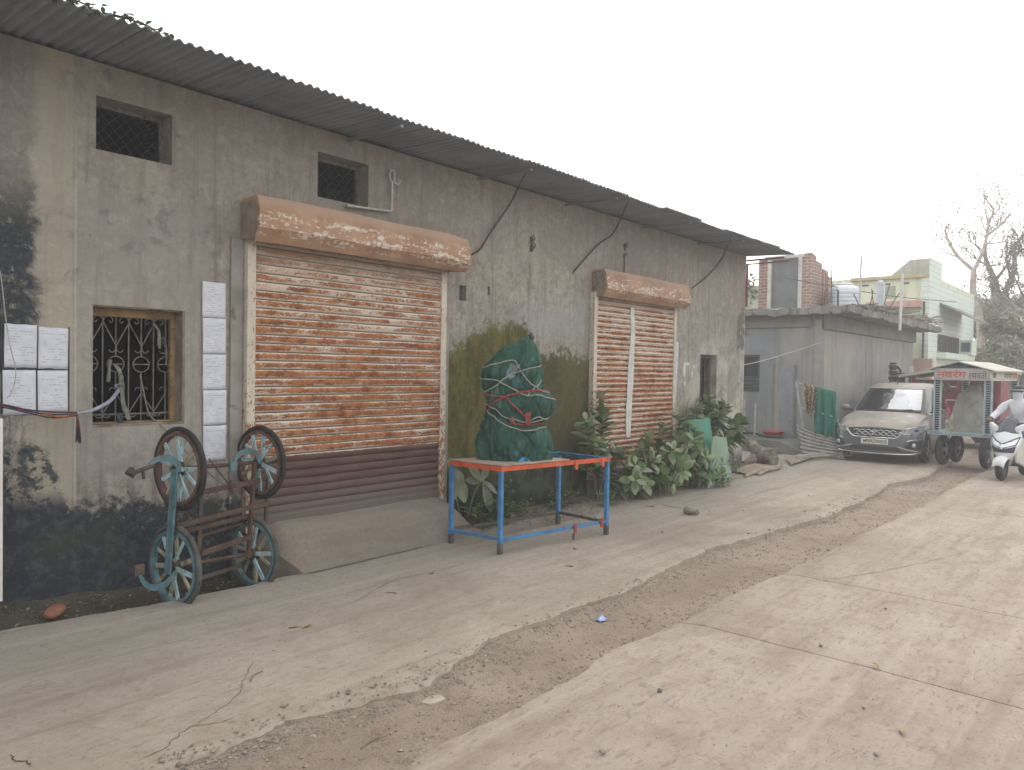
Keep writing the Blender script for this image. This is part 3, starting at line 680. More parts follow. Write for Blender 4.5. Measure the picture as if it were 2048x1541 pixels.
tag(q.build('loose_wire',pm('pale wire',(.35,.34,.33),.2,40,.6)),'thin pale wire dangling over the left printed sheet','wire')
q=MB();q.tube(catmull([(2.60,6.40,1.78),(2.63,6.39,1.62),(2.66,6.36,1.45),(2.70,6.25,1.37),(2.76,6.18,1.28),(2.86,6.05,1.12),(2.99,5.93,.95),(3.10,5.90,.85)],7),.006,5)
tag(q.build('tether_rope',pm('frayed rope',(.20,.18,.15),.3,60,.9)),'frayed rope tying the upright cart to the window grille','rope')
def rag(pts,w,mat,lab):
    c=catmull(pts,6);q=MB()
    rows=[]
    for i,p in enumerate(c):
        ww=w*(.7+.5*abs(ns(i*.4,w*50)));rows.append([p+V(((k-2)/2*ww/2,-.008*math.sin(k*2.2+i*.5)-.01,0)) for k in range(5)])
    q.loft(rows,openring=True);return tag(q.build('rag',mat,smooth=180,solid=.003),lab,'rag','rags tied to the window grille')
M_RAG=pm('dirty grey rag',(.19,.19,.165),.35,20,.95,0,.3,60,(.09,.09,.085),.4,10);M_RAG2=pm('dark green rag',(.035,.05,.05),.4,20,.95)
rag([(2.40,6.395,1.86),(2.43,6.38,1.80),(2.44,6.37,1.68),(2.45,6.36,1.55),(2.47,6.34,1.46),(2.48,6.32,1.41)],.045,M_RAG,'long dirty grey rag hanging from the middle of the grille')
rag([(2.36,6.395,1.90),(2.35,6.38,1.82),(2.34,6.38,1.72)],.03,M_RAG,'short grey rag hanging left of the long one on the grille')
rag([(2.42,6.37,1.47),(2.415,6.33,1.42),(2.42,6.31,1.36)],.05,M_RAG2,'dark green rag hanging over the window sill')
rag([(2.70,6.395,2.21),(2.74,6.38,2.15),(2.74,6.38,2.05),(2.75,6.385,2.0)],.03,M_RAG,'grey rag knotted high on the right of the grille')
q=MB();q.tube(catmull([(2.78,6.39,2.10),(2.80,6.385,2.06),(2.815,6.39,1.98),(2.81,6.39,1.86)],5),.005,5);tag(q.build('knotted_cord',M_RAG,smooth=60),'pale knotted cord hanging at the right edge of the grille','cord')
# ---- white post pieces at the left edge
q=MB();q.bx(1.47,1.554,6.10,6.16,.18,1.47);tag(q.build('white_post',pm('chipped white paint',(.6,.59,.56),.1,8,.6,0,.1,40,(.3,.28,.25),.3,12),bevel=.006),'short white painted post against the wall at left edge','post')
# ================= UPRIGHT CART CHASSIS
random.seed(21)
M_BLUEP=pm('chipped teal blue paint',(.085,.165,.19),.3,9,.6,0,.2,60,(.10,.075,.06),.40,13,obj=False)
M_SPOKE=pm('weathered pale blue spoke',(.30,.42,.46),.3,9,.7,0,.2,60,(.17,.14,.105),.42,12,obj=False)
M_SPOKE2=pm('bare yellowed spoke',(.30,.28,.20),.3,9,.75,0,.2,60,(.14,.11,.08),.42,12,obj=False)
M_TYRE=pm('worn rubber',(.028,.024,.026),.35,10,.8,0,.2,70,(.09,.075,.065),.36,14,obj=False)
M_TYRE2=pm('dusty grey rubber',(.085,.085,.08),.3,10,.9,0,.2,70,(.04,.04,.04),.4,14,obj=False)
M_RIMB=pm('brown worn rim',(.10,.06,.05),.3,10,.75,0,.2,60,(.2,.26,.27),.36,9,obj=False)
M_RUSTB=pm('brown rusted flat bar',(.095,.058,.046),.3,8,.85,.1,.2,60,(.17,.125,.10),.36,20,obj=False)
M_HUB=pm('greasy hub',(.07,.055,.045),.3,20,.6,.3,.1)
cc=empty('upright_cart_chassis',(3.0,5.88,-.16),'old four-wheeled cart chassis stood on end against the wall, blue spokes and rusty bars','cart chassis')
def cwheel(x,y,z,R,dirty,rot,n=11):
    t=MB();t.torus((x,y,z),R-.020,.021,'x',44,8,flat=.95);w=t.build('wheel',M_TYRE2 if dirty else M_TYRE,cc,W=True,smooth=60,label='grey dusty wheel half down in the ditch' if dirty else None)
    r=MB();rows=[]
    for k in range(44):
        a=k*math.tau/44;c,s_=math.cos(a),math.sin(a);rows.append([V((x+dx,y+c*rr,z+s_*rr)) for dx,rr in ((-.022,R-.045),(.022,R-.045),(.022,R-.072),(-.022,R-.072))])
    r.loft(rows,closed=True);r.build('rim',M_RIMB if not dirty else M_BLUEP,w,W=True,smooth=35)
    for k in range(n):
        a=rot+k*math.tau/n+random.uniform(-.05,.05);off=.022*(-1)**k
        s=MB();c,si=math.cos(a),math.sin(a)
        s.bar((x+off,y+c*.045,z+si*.045),(x+off*.3,y+c*(R-.07),z+si*(R-.07)),.036 if k%3 else .026,.012,up=(1,0,0))
        s.build('spoke',M_SPOKE2 if (dirty and k%2==0) or (k%5==4) else M_SPOKE,w,W=True)
    h=MB();h.lathe([(.0,-.06),(.028,-.06),(.032,-.045),(.055,-.03),(.055,.03),(.032,.045),(.028,.07),(.018,.075),(.018,.10),(0,.10)],16,(x,y,z),'x');h.build('hub',M_HUB,w,W=True,smooth=40)
YW=5.875
WH=[(2.665,1.045,.335,False,.2),(3.445,1.02,.325,False,.6),(2.63,.275,.335,True,.45),(3.385,.225,.325,True,.1)]
for x,z,R,dr,ro in WH: cwheel(x,YW,z,R,dr,ro)
for (a,b_) in ((0,1),(2,3)):
    q=MB();q.tube([(WH[a][0]-.05,YW,WH[a][1]),(WH[b_][0]+.06,YW,WH[b_][1])],.017,8);q.build('axle',M_RUSTB,cc,W=True,smooth=60)
# side rails (blue at the left, rusty at the right)
q=MB();q.bar((2.60,YW-.03,1.05),(2.545,YW-.03,.24),.045,.012,up=(0,1,0));q.bar((2.60,YW-.055,1.05),(2.545,YW-.055,.24),.012,.04,up=(0,1,0));q.build('side_rail',M_BLUEP,cc,W=True)
q=MB();q.bar((2.90,YW+.05,.98),(2.87,YW+.05,.22),.035,.03,up=(0,1,0));q.build('inner_rail',M_STEEL,cc,W=True)
q=MB();q.bar((3.37,YW-.02,1.03),(3.31,YW-.02,.2),.03,.03,up=(0,1,0));q.build('side_rail',M_RUSTB,cc,W=True)
q=MB();q.bar((3.60,YW+.07,.99),(3.56,YW+.07,.40),.025,.025,up=(0,1,0));q.build('inner_rail',M_STEEL,cc,W=True)
for z0,z1,x0,x1,dy,wd in ((.835,.865,2.82,3.42,-.03,.042),(.60,.655,2.62,3.50,-.035,.04),(.535,.565,2.62,3.36,-.0,.034),(.34,.385,2.85,3.34,-.03,.045),(.46,.50,2.85,3.3,.04,.02),(.11,.13,2.8,3.3,.05,.035)):
    q=MB();q.bar((x0,YW+dy,z0),(x1,YW+dy,z1),.016,wd);q.build('cross_bar',M_RUSTB if z0>.2 else M_STEEL,cc,W=True)
def crescent(pts,w0,w1,y):
    c=catmull(pts,7);N=len(c);up=[];lo=[]
    for k,q_ in enumerate(c):
        d=(c[min(k+1,N-1)]-c[max(0,k-1)]).normalized();n=V((-d.z,0,d.x));w=lerp(w0,w1,k/(N-1))*(.75+.5*math.sin(math.pi*k/(N-1)))
        up.append(q_+n*w/2);lo.append(q_-n*w/2)
    m=MB();m.loft([[a+V((0,y-.006,0)),a+V((0,y+.006,0)),b_+V((0,y+.006,0)),b_+V((0,y-.006,0))] for a,b_ in zip(up,lo)]);return m.build('leaf_spring',M_BLUEP,cc,W=True)
crescent([(2.63,0,1.03),(2.60,0,1.10),(2.53,0,1.145),(2.44,0,1.145),(2.38,0,1.11)],.045,.035,YW-.06)
crescent([(3.40,0,1.02),(3.36,0,1.10),(3.28,0,1.135),(3.19,0,1.125),(3.13,0,1.07)],.045,.035,YW-.06)
crescent([(2.60,0,.25),(2.52,0,.175),(2.43,0,.165),(2.35,0,.21),(2.30,0,.30)],.045,.03,YW-.06)
q=MB();q.bx(2.26,2.335,5.80,5.815,.29,.37);q.build('end_plate',M_STEEL,cc,W=True)
q=MB();q.bx(3.085,3.15,5.80,5.815,.99,1.06);q.build('end_plate',M_BLUEP,cc,W=True)
q=MB();q.tube([(2.24,5.81,1.06),(2.41,5.815,1.10)],.016,8);q.blob((2.235,5.81,1.07),.035,4,.5);q.tube([(2.32,5.81,1.08),(2.325,5.80,1.01)],.012,6);q.build('axle_bolt',M_HUB,cc,W=True,smooth=50)
q=MB();q.tube(catmull([(2.92,5.86,1.10),(3.02,5.86,.98),(3.10,5.86,.88),(3.12,5.84,.80)],5),.006,5);q.tube([(3.105,5.83,.90),(3.125,5.83,.78)],.014,6);q.build('rope_tie',M_RUSTB,cc,W=True,smooth=60)
cc.rotation_euler=(0,0,R_(9))
# ================= TABLE
M_TB=pm('blue enamel paint',(.045,.175,.36),.25,10,.5,0,.08,60,(.09,.11,.14),.38,16,obj=True,spec=.4)
M_TO=pm('orange red enamel',(.50,.08,.028),.2,10,.5,0,.08,60,(.22,.06,.035),.36,16,spec=.4)
M_TW=pm('worn pale table board',(.34,.29,.23),.2,4,.85,0,.2,50,(.20,.16,.13),.4,7,obj=True)
L0=V((5.505,4.945,0));L1=V((7.035,4.70,0));L2=V((7.06,5.41,0));L3=V((5.485,5.63,0))
tb=empty('stall_table',(6.27,5.17,.02),'metal stall table with blue legs and orange rim, board only over its left part','table')
HT=.895
cen=(L0+L1+L2+L3)/4
for P in (L0,L1,L2,L3):
    q=MB();zb=.02
    q.bx(P.x-.022,P.x+.022,P.y-.022,P.y+.022,zb+.10,HT-.045);lg=q.build('leg',M_TB,tb,W=True,bevel=.004)
    q=MB();q.bx(P.x-.0225,P.x+.0225,P.y-.0225,P.y+.0225,zb-.02,zb+.0998);q.build('foot',pm('scuffed rusty foot',(.10,.085,.08),.4,14,.8,0,.2,60,(.05,.12,.2),.36,15),lg,W=True)
def edge(A,B,z0,z1,nm,mat,t=.006,inset=.024):
    q=MB();d=(B-A).normalized();n=V((d.y,-d.x,0))
    if (cen-A).dot(n)>0:n=-n
    a=A-d*inset+n*inset;b=B+d*inset+n*inset
    poly=[a,b,b-n*t,a-n*t];q.prism([V((p.x,p.y,z0)) for p in poly],(0,0,z1-z0))
    a2=a-n*t;b2=b-n*t;poly=[a2,b2,b2-n*.04,a2-n*.04];q.prism([V((p.x,p.y,z1-.008)) for p in poly],(0,0,.006))
    return q.build(nm,mat,tb,W=True)
E_=.003
edge(L0,L1,HT-.045,HT,'top_rail',M_TO);edge(L3,L0,HT-.0452,HT-.0004,'top_rail',M_TO,inset=.0236);edge(L1,L2,HT-.0454,HT-.0008,'top_rail',M_TB,inset=.0232);edge(L2,L3,HT-.0456,HT-.0012,'top_rail',M_TB,inset=.0228)
def lp(A,B,t):return A+(B-A)*t
q=MB();po=[lp(L0,L3,-.02),lp(L0,L1,.62),lp(L3,L2,.60),lp(L3,L0,-.01)]
nn=18;
def bf(u,v):
    a=po[0].lerp(po[1],u);b_=po[3].lerp(po[2],u);p=a.lerp(b_,v);return (p.x,p.y,HT+.010+.003*ns(p.x*6,p.y*6))
q.grid(nn,10,bf);q.build('tabletop',M_TW,tb,W=True,solid=.012)
for kk,(A,B) in enumerate(((L0,L1),(L1,L2),(L2,L3),(L3,L0))):
    q=MB();d=(B-A).normalized();q.bar(V((A.x,A.y,.155))+d*.023,V((B.x,B.y,.165))-d*.023,.034,.032);q.build('lower_rail',M_TB if kk in(0,3) else M_STEEL,tb,W=True,bevel=.003)
for t_,zz,h in ((.66,.84,.09),(.93,.84,.085),(.66,.15,.10),(.93,.165,.10)):
    P=lp(L0,L1,t_)+V((-.002,-.028,0));q=MB();q.bx(P.x-.022,P.x+.022,P.y-.012,P.y+.004,zz-h/2,zz+h/2);q.build('tab',M_TO if zz>.5 else pm('worn red tab',(.32,.06,.03),.3,10,.7),tb,W=True,bevel=.003)
q=MB();q.tube([(lp(L0,L1,.645).x,lp(L0,L1,.645).y-.03,.10),(lp(L0,L1,.64).x,lp(L0,L1,.64).y-.035,.035)],.014,6);q.build('hanging_bolt',M_HUB,tb,W=True)
# ================= BUNDLE
def tarp_mat():
    t=NT('green shade cloth');P=t.pos(obj=True);n=t.noise(P,3,5,.6);f=t.noise(P,16,5,.7);w=t.noise(t.pos(3,3,1,obj=True),4,5,.6,.6)
    col=t.mx(t.mr(n,.3,.7),(.006,.038,.028),(.014,.072,.053));col=t.mx(t.mul(t.mr(w,.5,.66),.75),col,(.045,.125,.10));col=t.mx(t.mul(t.mr(f,.58,.75),.5),col,(.012,.04,.034))
    t.set(Base_Color=col,Roughness=.72,Specular_IOR_Level=.35,Normal=t.bump(t.addm(f,t.mul(w,1.5)),.35,.012));return t.m
M_TARP=tarp_mat()
bu=empty('tarp_bundle',(6.03,5.24,HT+.012),'tall bundle in dark green cloth tied with red and white ropes, on the table','bundle')
# image-right on the table is mostly (+x,-y); ru = that direction, rd = towards the camera
ru=V((.66,-.75,0));rd=V((-.75,-.66,0))
S_=1/1020.
LOB=[((490,1330),430,.30,400),((470,1150),345,.28,330),((650,850),292,.26,240),((400,870),238,.26,200),((350,545),222,.22,215),((590,345),166,.19,228),((665,560),140,.19,230),((500,700),300,.24,200),((455,400),205,.2,195),((345,690),208,.22,175),((640,450),142,.19,210)]
LOB=[((a-492)*S_,(1455-b_)*S_,rx*S_,ry,rz*S_) for (a,b_),rx,ry,rz in LOB]
TIE1=[(-20,.73),(20,.745),(50,.745),(80,.72),(105,.69),(130,.645),(160,.55),(190,.50),(200,.5)]
TIE2=[(-20,.40),(20,.39),(50,.385),(75,.39),(100,.41),(130,.47),(165,.56),(200,.6)]
TIE3=[(-20,1.02),(40,.99),(75,.96),(100,.92),(130,.82),(160,.74),(200,.70)]
AX=[(0,0),(.3,0),(.5,.0),(.7,-.0),(.85,-.03),(1.0,.02),(1.15,.09),(1.32,.10)]
def sdf(x,y,z):
    d=9.;k=.05
    for cx,cz,rx,ry,rz in LOB:
        e=(math.sqrt(((x-cx)/rx)**2+(y/ry)**2+((z-cz)/rz)**2)-1)*min(rx,ry,rz)
        h=max(k-abs(d-e),0)/k;d=min(d,e)-h*h*k*.25
    return d
from functools import lru_cache
@lru_cache(None)
def rad0(it,iz):
    th=it*math.tau/360;z=iz*.005;ax=pl(AX,z);c,s=math.cos(th),math.sin(th);lo,hi=0.,.7
    if sdf(ax,0,z)>0: return .012
    for _ in range(22):
        m=(lo+hi)/2
        # outermost crossing assumed single from the axis
        if sdf(ax+c*m,s*m,z)<0: lo=m
        else: hi=m
    return lo
def bund(th,z,eps=0.):
    z=clamp(z,0,1.312);dg=math.degrees(th)%360
    a=dg;i=int(a);fz=z/.005;j=int(fz);fa=a-i;fj=fz-j
    r=lerp(lerp(rad0(i%360,j),rad0((i+1)%360,j),fa),lerp(rad0(i%360,j+1),rad0((i+1)%360,j+1),fa),fj)
    tdeg=dg if dg<200 else (dg-360 if dg>340 else 200);k=1.
    k+=.05*fb(math.cos(th)*1.6,math.sin(th)*1.6,z*2.4,3)
    for T_ in (TIE1,TIE2,TIE3):
        dz_=z-pl(T_,tdeg);k-=.10*math.exp(-(dz_/.024)**2);k+=.045*math.exp(-(dz_/.09)**2)*.3*math.sin(th*13+5*ns(th*2,z*2)+dz_*9)
    g=clamp((.46-z)/.40);k+=.055*g*math.sin(th*5+2.4*math.sin(th*2.3)+2.5*ns(th*1.3,z*3))+.03*g*ns(math.cos(th)*5,math.sin(th)*5,z*2.)
    w=ns(math.cos(th)*2.2+z*2.5,math.sin(th)*2.2,z*1.6+5);k-=.07*math.exp(-(w/.09)**2)
    w=ns(math.cos(th)*2.6-z*3.5,math.sin(th)*2.6,z*2.2+15);k-=.06*math.exp(-(w/.08)**2)
    k+=.022*fb(math.cos(th)*6,math.sin(th)*6,z*9,3)
    if z<.05: k+=.05*(1-z/.05)*abs(ns(th*3,2))
    ax=pl(AX,z);rr=max(.012,r*k)+eps
    p=ru*(ax+rr*math.cos(th))+rd*(rr*math.sin(th))
    return V((p.x,p.y,z+.010*ns(th*3,z*6)))
b=MB();b.grid(300,190,lambda u,v:bund(u*math.tau,v*1.312),True);b.add([bund(k*math.tau/24,1.312) for k in range(24)],[tuple(range(24))])
b.build('cloth_wrap',M_TARP,bu,smooth=180)
def tie(pts,r,name,mat,n=6,eps=.012):
    # pts: (angle deg with 90=facing camera, 0=image right, z)
    out=[]
    c=catmull([(a*.01,z,0) for a,z in pts],8)
    for p in c:
        th=R_(p.x*100);best=bund(th,p.y,eps);out.append(best)
    q=MB();q.tube(out,r,n);return q.build(name,mat,bu,smooth=60)
M_WR=pm('grey white rope',(.29,.29,.26),.25,70,.85,0,.3,120,(.16,.17,.15),.42,40);M_RR=pm('faded red strap',(.26,.055,.05),.3,40,.8,0,.3,100,(.14,.04,.04),.4,30)
tie([(170,.98),(140,1.03),(110,1.06),(85,1.0),(60,.90),(40,.80),(20,.74),(-20,.72)],.007,'white_rope',M_WR)
tie([(0,1.02),(40,.99),(75,.95),(100,.92),(130,.80),(160,.72),(185,.68)],.007,'white_rope',M_WR)
tie([(195,.86),(165,.86),(130,.85),(95,.77),(65,.70),(40,.70),(10,.65),(-20,.63)],.007,'white_rope',M_WR)
tie([(200,.60),(170,.585),(140,.56),(115,.47),(90,.44),(60,.41),(30,.43),(0,.46)],.006,'white_rope',M_WR)
tie([(200,.52),(165,.53),(130,.44),(100,.37),(70,.33),(30,.35),(-10,.36)],.006,'white_rope',M_WR)
tie([(55,.42),(40,.47),(20,.44),(0,.43)],.008,'white_rope',M_WR)
tie([(60,.70),(45,.76),(30,.82),(22,.86)],.006,'white_rope',M_WR)
tie([(190,.50),(160,.55),(130,.645),(105,.69),(80,.72),(50,.745),(20,.745),(-20,.73)],.013,'red_strap',M_RR,6,.014)
tie([(200,.69),(165,.69),(130,.685),(110,.675)],.010,'red_strap',M_RR)
tie([(110,.66),(90,.58),(70,.50),(60,.44)],.009,'red_strap',M_RR)
tie([(100,.40),(75,.39),(50,.385),(20,.39),(-20,.40)],.010,'red_strap',M_RR)
q=MB();p=bund(R_(60),.46,.02)
for k in range(4): q.tube([p+ru*(.012*k-.018)+V((0,0,.055)),p+ru*(.012*k-.018)+rd*.012,p+ru*(.012*k-.018)+V((0,0,-.075))],.009,6)
q.build('red_knot',M_RR,bu,smooth=60)
q=MB();p=bund(R_(95),.42,.02);q.blob(p,.028,3,.5);q.tube([p,p+V((0,0,.05))],.01,6);q.build('red_knot',M_RR,bu,smooth=60)
p=bund(R_(60),1.20,0);q=MB();q.blob(V((.17*ru.x,.17*ru.y,1.325)),.035,7,.4,14,10,(.8,.8,1.25));q.build('dark_tip',plain('dark plastic tip',(.035,.04,.06),.4),bu,smooth=60)
q=MB();pp=bund(R_(98),.93,.01);q.grid(10,8,lambda u,v:bund(R_(112-28*u),.90+.14*v-.03*math.sin(u*3),.008+.004*math.sin(u*9)));q.build('pale_patch',pm('faded grey cloth',(.13,.17,.19),.3,20,.9),bu,smooth=180)
q=MB();q.grid(12,6,lambda u,v:bund(R_(82-30*u),.001+.055*v*math.sin(math.pi*min(1,u+.05)),.012+.01*math.sin(u*7)));q.build('blue_sheet',pm('bright blue plastic',(.03,.22,.45),.2,12,.4),bu,smooth=180)
# ================= PLANTS
def leaf_mat(name,a,b,dust,dm=.55):
    t=NT(name);P=t.pos();n=t.noise(P,5,4,.6);f=t.noise(P,55,4,.7)
    oi=t.n('ShaderNodeNewGeometry').outputs['Random Per Island']
    col=t.mx(oi,a,b);nz=t.ma('ABSOLUTE',t.xyz(t.n('ShaderNodeNewGeometry').outputs['Normal'])[2])
    d=t.mul(t.mr(oi,.12,.45),t.mr(n,.3,.62));col=t.mx(t.mul(d,dm),col,dust);col=t.mx(t.mul(t.mr(f,.58,.7),.25),col,tuple(x*.5 for x in a))
    t.set(Base_Color=col,Roughness=.75,Specular_IOR_Level=.25,Normal=t.bump(f,.12,.004))
    tr=t.n('ShaderNodeBsdfTranslucent');t.put(tr.inputs[0],t.mx(.5,col,(.10,.20,.03)));ms=t.n('ShaderNodeMixShader');ms.inputs[0].default_value=.22
    t.t.links.new(t.b.outputs[0],ms.inputs[1]);t.t.links.new(tr.outputs[0],ms.inputs[2]);t.t.links.new(ms.outputs[0],t.out.inputs[0]);return t.m
M_LEAF=leaf_mat('dusty green leaf',(.07,.14,.04),(.15,.215,.085),(.38,.39,.29),.75)
M_LEAFP=leaf_mat('pale dusty leaf',(.10,.13,.075),(.16,.18,.12),(.30,.30,.225),.8)
M_STEM=pm('grey green stem',(.16,.145,.11),.3,20,.85)
def leaf(b,p,d,n,L,W,curl=.25,seg=5,fold=.2,pet=.1):
    p=V(p);d=V(d).normalized();s=d.cross(V(n))
    if s.length<1e-4:s=d.orthogonal()
    s.normalize();n=s.cross(d).normalized();vs=[];fs=[]
    for i in range(seg+1):
        t=i/seg;w=W/2*max(.06,math.sin(math.pi*min(1,(t*.93+.04)**1.15)))**.8
        c=p+d*(L*t)+n*(-curl*L*t*t)
        vs+=[c-s*w+n*(w*fold),c,c+s*w+n*(w*fold)]
    for i in range(seg):
        a=i*3;fs+=[(a,a+1,a+4,a+3),(a+1,a+2,a+5,a+4)]
    b.add(vs,fs)
def shrub(loc,stems,lab,cat='shrub',grp=None,mat=None,LL=(.19,.29),asp=.56,name='leafy_shrub',dens=.062,start=.25):
    r=empty(name,loc,lab,cat,0,grp);st=MB();lf=MB()
    for (tx,ty,tz,bend) in stems:
        p0=V(loc)+V((random.uniform(-.08,.08),random.uniform(-.05,.05),-.02));p1=V((tx,ty,tz));L=(p1-p0).length
        mid=p0.lerp(p1,.5)+V((random.uniform(-.1,.1)*L,random.uniform(-.06,.06)*L,bend*L))
        c=catmull([p0,mid,p1],10);st.tube(c,[lerp(.014,.005,i/(len(c)-1)) for i in range(len(c))],6)
        nl=max(3,int(L/dens));az=random.uniform(0,6)
        for k in range(nl):
            t=start+(1-start)*(k/(nl-1))**.85;i=min(len(c)-2,int(t*(len(c)-1)));p=c[i].lerp(c[i+1],t*(len(c)-1)-i);tn=(c[i+1]-c[i]).normalized()
            az+=1.57+random.uniform(-.3,.3);sc_=random.uniform(*LL)*(1-.35*max(0,t-.8)/.2)*random.uniform(.75,1.1)
            for sgn in(0,math.pi):
                o1=tn.orthogonal().normalized();o2=tn.cross(o1);rad=o1*math.cos(az+sgn)+o2*math.sin(az+sgn)
                d=rad*random.uniform(.75,1.1)+tn*random.uniform(.25,.9)+V((0,-.12,random.uniform(-.25,.2)))
                q=p+rad*.01;
                if (q+d.normalized()*sc_).y>6.22: d.y=-abs(d.y)*.5
                leaf(lf,q,d,tn+V((0,0,.5)),sc_,sc_*asp*random.uniform(.85,1.2),random.uniform(-.05,.4))
    st.build('stem',M_STEM,r,W=True,smooth=60);lf.build('foliage',mat or M_LEAF,r,W=True,smooth=180,recalc=False)
    return r
random.seed(4)
GB='dusty broad-leaved shrubs along the wall'
shrub((8.85,6.02,.03),[(8.78,6.0,1.50,.02),(8.30,5.9,1.20,.05),(8.55,5.85,.8,.1),(9.05,5.8,.75,.1)],'tall shrub at the left post of the small shutter, one stem rising high','shrub',GB,start=.3)
shrub((9.35,5.95,.03),[(9.1,5.6,.55,.15),(9.5,5.5,.62,.15),(9.75,5.75,.85,.1),(9.3,5.55,.25,.2),(8.95,5.5,.35,.15),(9.7,5.45,.3,.2)],'dusty shrub spreading low in front of the small shutter, nearest the table','shrub',GB,start=.15)
shrub((10.1,5.95,.03),[(10.0,5.5,.72,.15),(10.4,5.6,.9,.1),(10.1,5.35,.4,.2),(10.5,5.45,.5,.2),(9.9,5.4,.2,.25),(10.3,5.85,1.05,.05)],'dense dusty shrub under the right half of the small shutter','shrub',GB,start=.15)
shrub((10.95,5.98,.03),[(10.8,5.85,1.22,.03),(11.1,5.7,.95,.1),(10.9,5.4,.55,.2),(11.2,5.4,.3,.25),(10.7,5.5,.8,.15),(10.9,5.35,.2,.2)],'shrub with upright stems below the paper strip, left of the green sheets','shrub',GB,start=.2)
shrub((12.2,6.08,.03),[(11.75,6.05,1.32,.02),(12.2,6.0,1.42,.02),(12.7,5.95,1.30,.05),(13.1,5.85,1.02,.08),(12.9,5.8,.75,.1),(12.4,6.0,1.2,.02)],'shrub rising behind the green plastic sheets below the narrow doorway','shrub',GB,start=.5)
shrub((11.75,5.68,.03),[(11.6,5.45,.35,.2),(12.0,5.4,.42,.2),(12.2,5.45,.25,.2),(11.4,5.4,.22,.2)],'small low shrub at the foot of the green plastic sheets','shrub',GB,LL=(.09,.14),start=.1)
# dried bare stems
dsx=empty('dried_shrub',(11.55,6.1,.03),'dry leafless stems rising beside the paper strip','shrub');q=MB()
for tx,tz in ((11.5,1.45),(11.75,1.40),(11.62,1.15),(11.4,1.1)):
    c=catmull([(11.55,6.1,.03),(11.5+random.uniform(-.1,.2),6.1,.6),(tx,6.08,tz-.2),(tx+.05,6.05,tz)],6);q.tube(c,[lerp(.012,.004,i/(len(c)-1)) for i in range(len(c))],5)
q.build('stem',M_STEM,dsx,W=True,smooth=60)
# pale big-leaved plant behind the table
pp=empty('pale_leaf_plant',(6.22,6.12,.05),'pale dusty plant with few large paddle leaves beside the ramp','plant')
lf=MB();st=MB()
for pts in ([(6.22,6.12,.05),(6.3,6.1,.35),(6.34,6.02,.55)],[(6.15,6.12,.05),(6.0,6.1,.45),(5.92,6.05,.72)]): st.tube(catmull(pts,6),.011,6)
st.build('stem',M_STEM,pp,W=True,smooth=60)
q0=V((6.36,6.0,.555))
for d,n,L,W,c in (((-.72,-.1,.50),(.1,-1,.2),.36,.13,0),((.10,-.1,.6),(0,-1,0),.17,.13,0),((.55,-.15,-.42),(.3,-1,.3),.28,.085,.1),((.22,-.15,-.55),(0,-1,.1),.13,.10,.0),((.15,-.2,-1),(.1,-1,.1),.36,.13,.05),((-.5,.05,.05),(0,-1,.2),.27,.10,0)):
    leaf(lf,q0,d,n,L,W,c,7,.08)
leaf(lf,(6.40,5.97,.46),(.22,-.12,-1),(.1,-1,.1),.30,.14,.06,7,.08)
q1=V((5.93,6.03,.72))
for d,n,L,W,c in (((-.6,-.1,.55),(0,-1,.1),.20,.12,0),((.15,-.1,.6),(0,-1,0),.19,.15,0),((-.2,-.1,-.8),(0,-1,.1),.24,.16,0),((-.1,-.15,-1),(0,-1,0),.34,.14,.05),((.5,-.1,-.7),(0,-1,.2),.22,.12,.05)):
    leaf(lf,q1,d,n,L,W,c,7,.08)
lf.build('foliage',M_LEAFP,pp,W=True,smooth=180,recalc=False)
lf=MB();leaf(lf,(6.05,6.1,.62),(.25,-.15,-1),(0,-1,0),.32,.18,.03,7,.1);lf.build('greener_leaf',M_LEAF,pp,W=True,smooth=180,recalc=False)  # single leaf in the greener shrub leaf material
# weeds at the wall foot
def weed(loc,n,s,lab,mat=None):
    r=empty('weed_tuft',loc,lab,'weed',0,'weeds at the foot of the wall');lf=MB()
    for k in range(n):
        a=random.uniform(0,math.tau);p=V(loc)+V((random.gauss(0,.35)*s,random.gauss(0,.12)*s-.02,random.uniform(0,.45)*s))
        leaf(lf,p,(math.cos(a),math.sin(a)*.7-.3,random.uniform(-.2,.9)),(0,0,1),random.uniform(.25,.5)*s*.5,random.uniform(.1,.2)*s*.5,random.uniform(0,.4),3)
    lf.build('foliage',mat or M_LEAF,r,W=True,smooth=180,recalc=False);return r
M_WEED=leaf_mat('small weed leaf',(.05,.10,.03),(.10,.17,.06),(.24,.24,.18),.4)
weed((6.42,5.98,.03),260,.55,'bushy low weed tuft under the pale paddle-leaf plant',M_WEED)
weed((7.05,6.1,.03),110,.42,'small weed tuft by the wall behind the table leg',M_WEED)
weed((6.82,6.17,.30),60,.34,'weed sprouting from the wall behind the front table leg',M_WEED)
weed((7.9,6.05,.03),110,.45,'small weed tuft between the table and the shrubs',M_WEED)
weed((2.25,6.05,.0),30,.26,'tiny green weed on the ditch bank near the brick',M_WEED)
weed((8.6,5.7,.03),90,.4,'low weeds at the foot of the leftmost shrub',M_WEED)
weed((11.3,5.35,.03),120,.42,'pale weeds at the edge of the pavement below the shrubs',M_WEED)
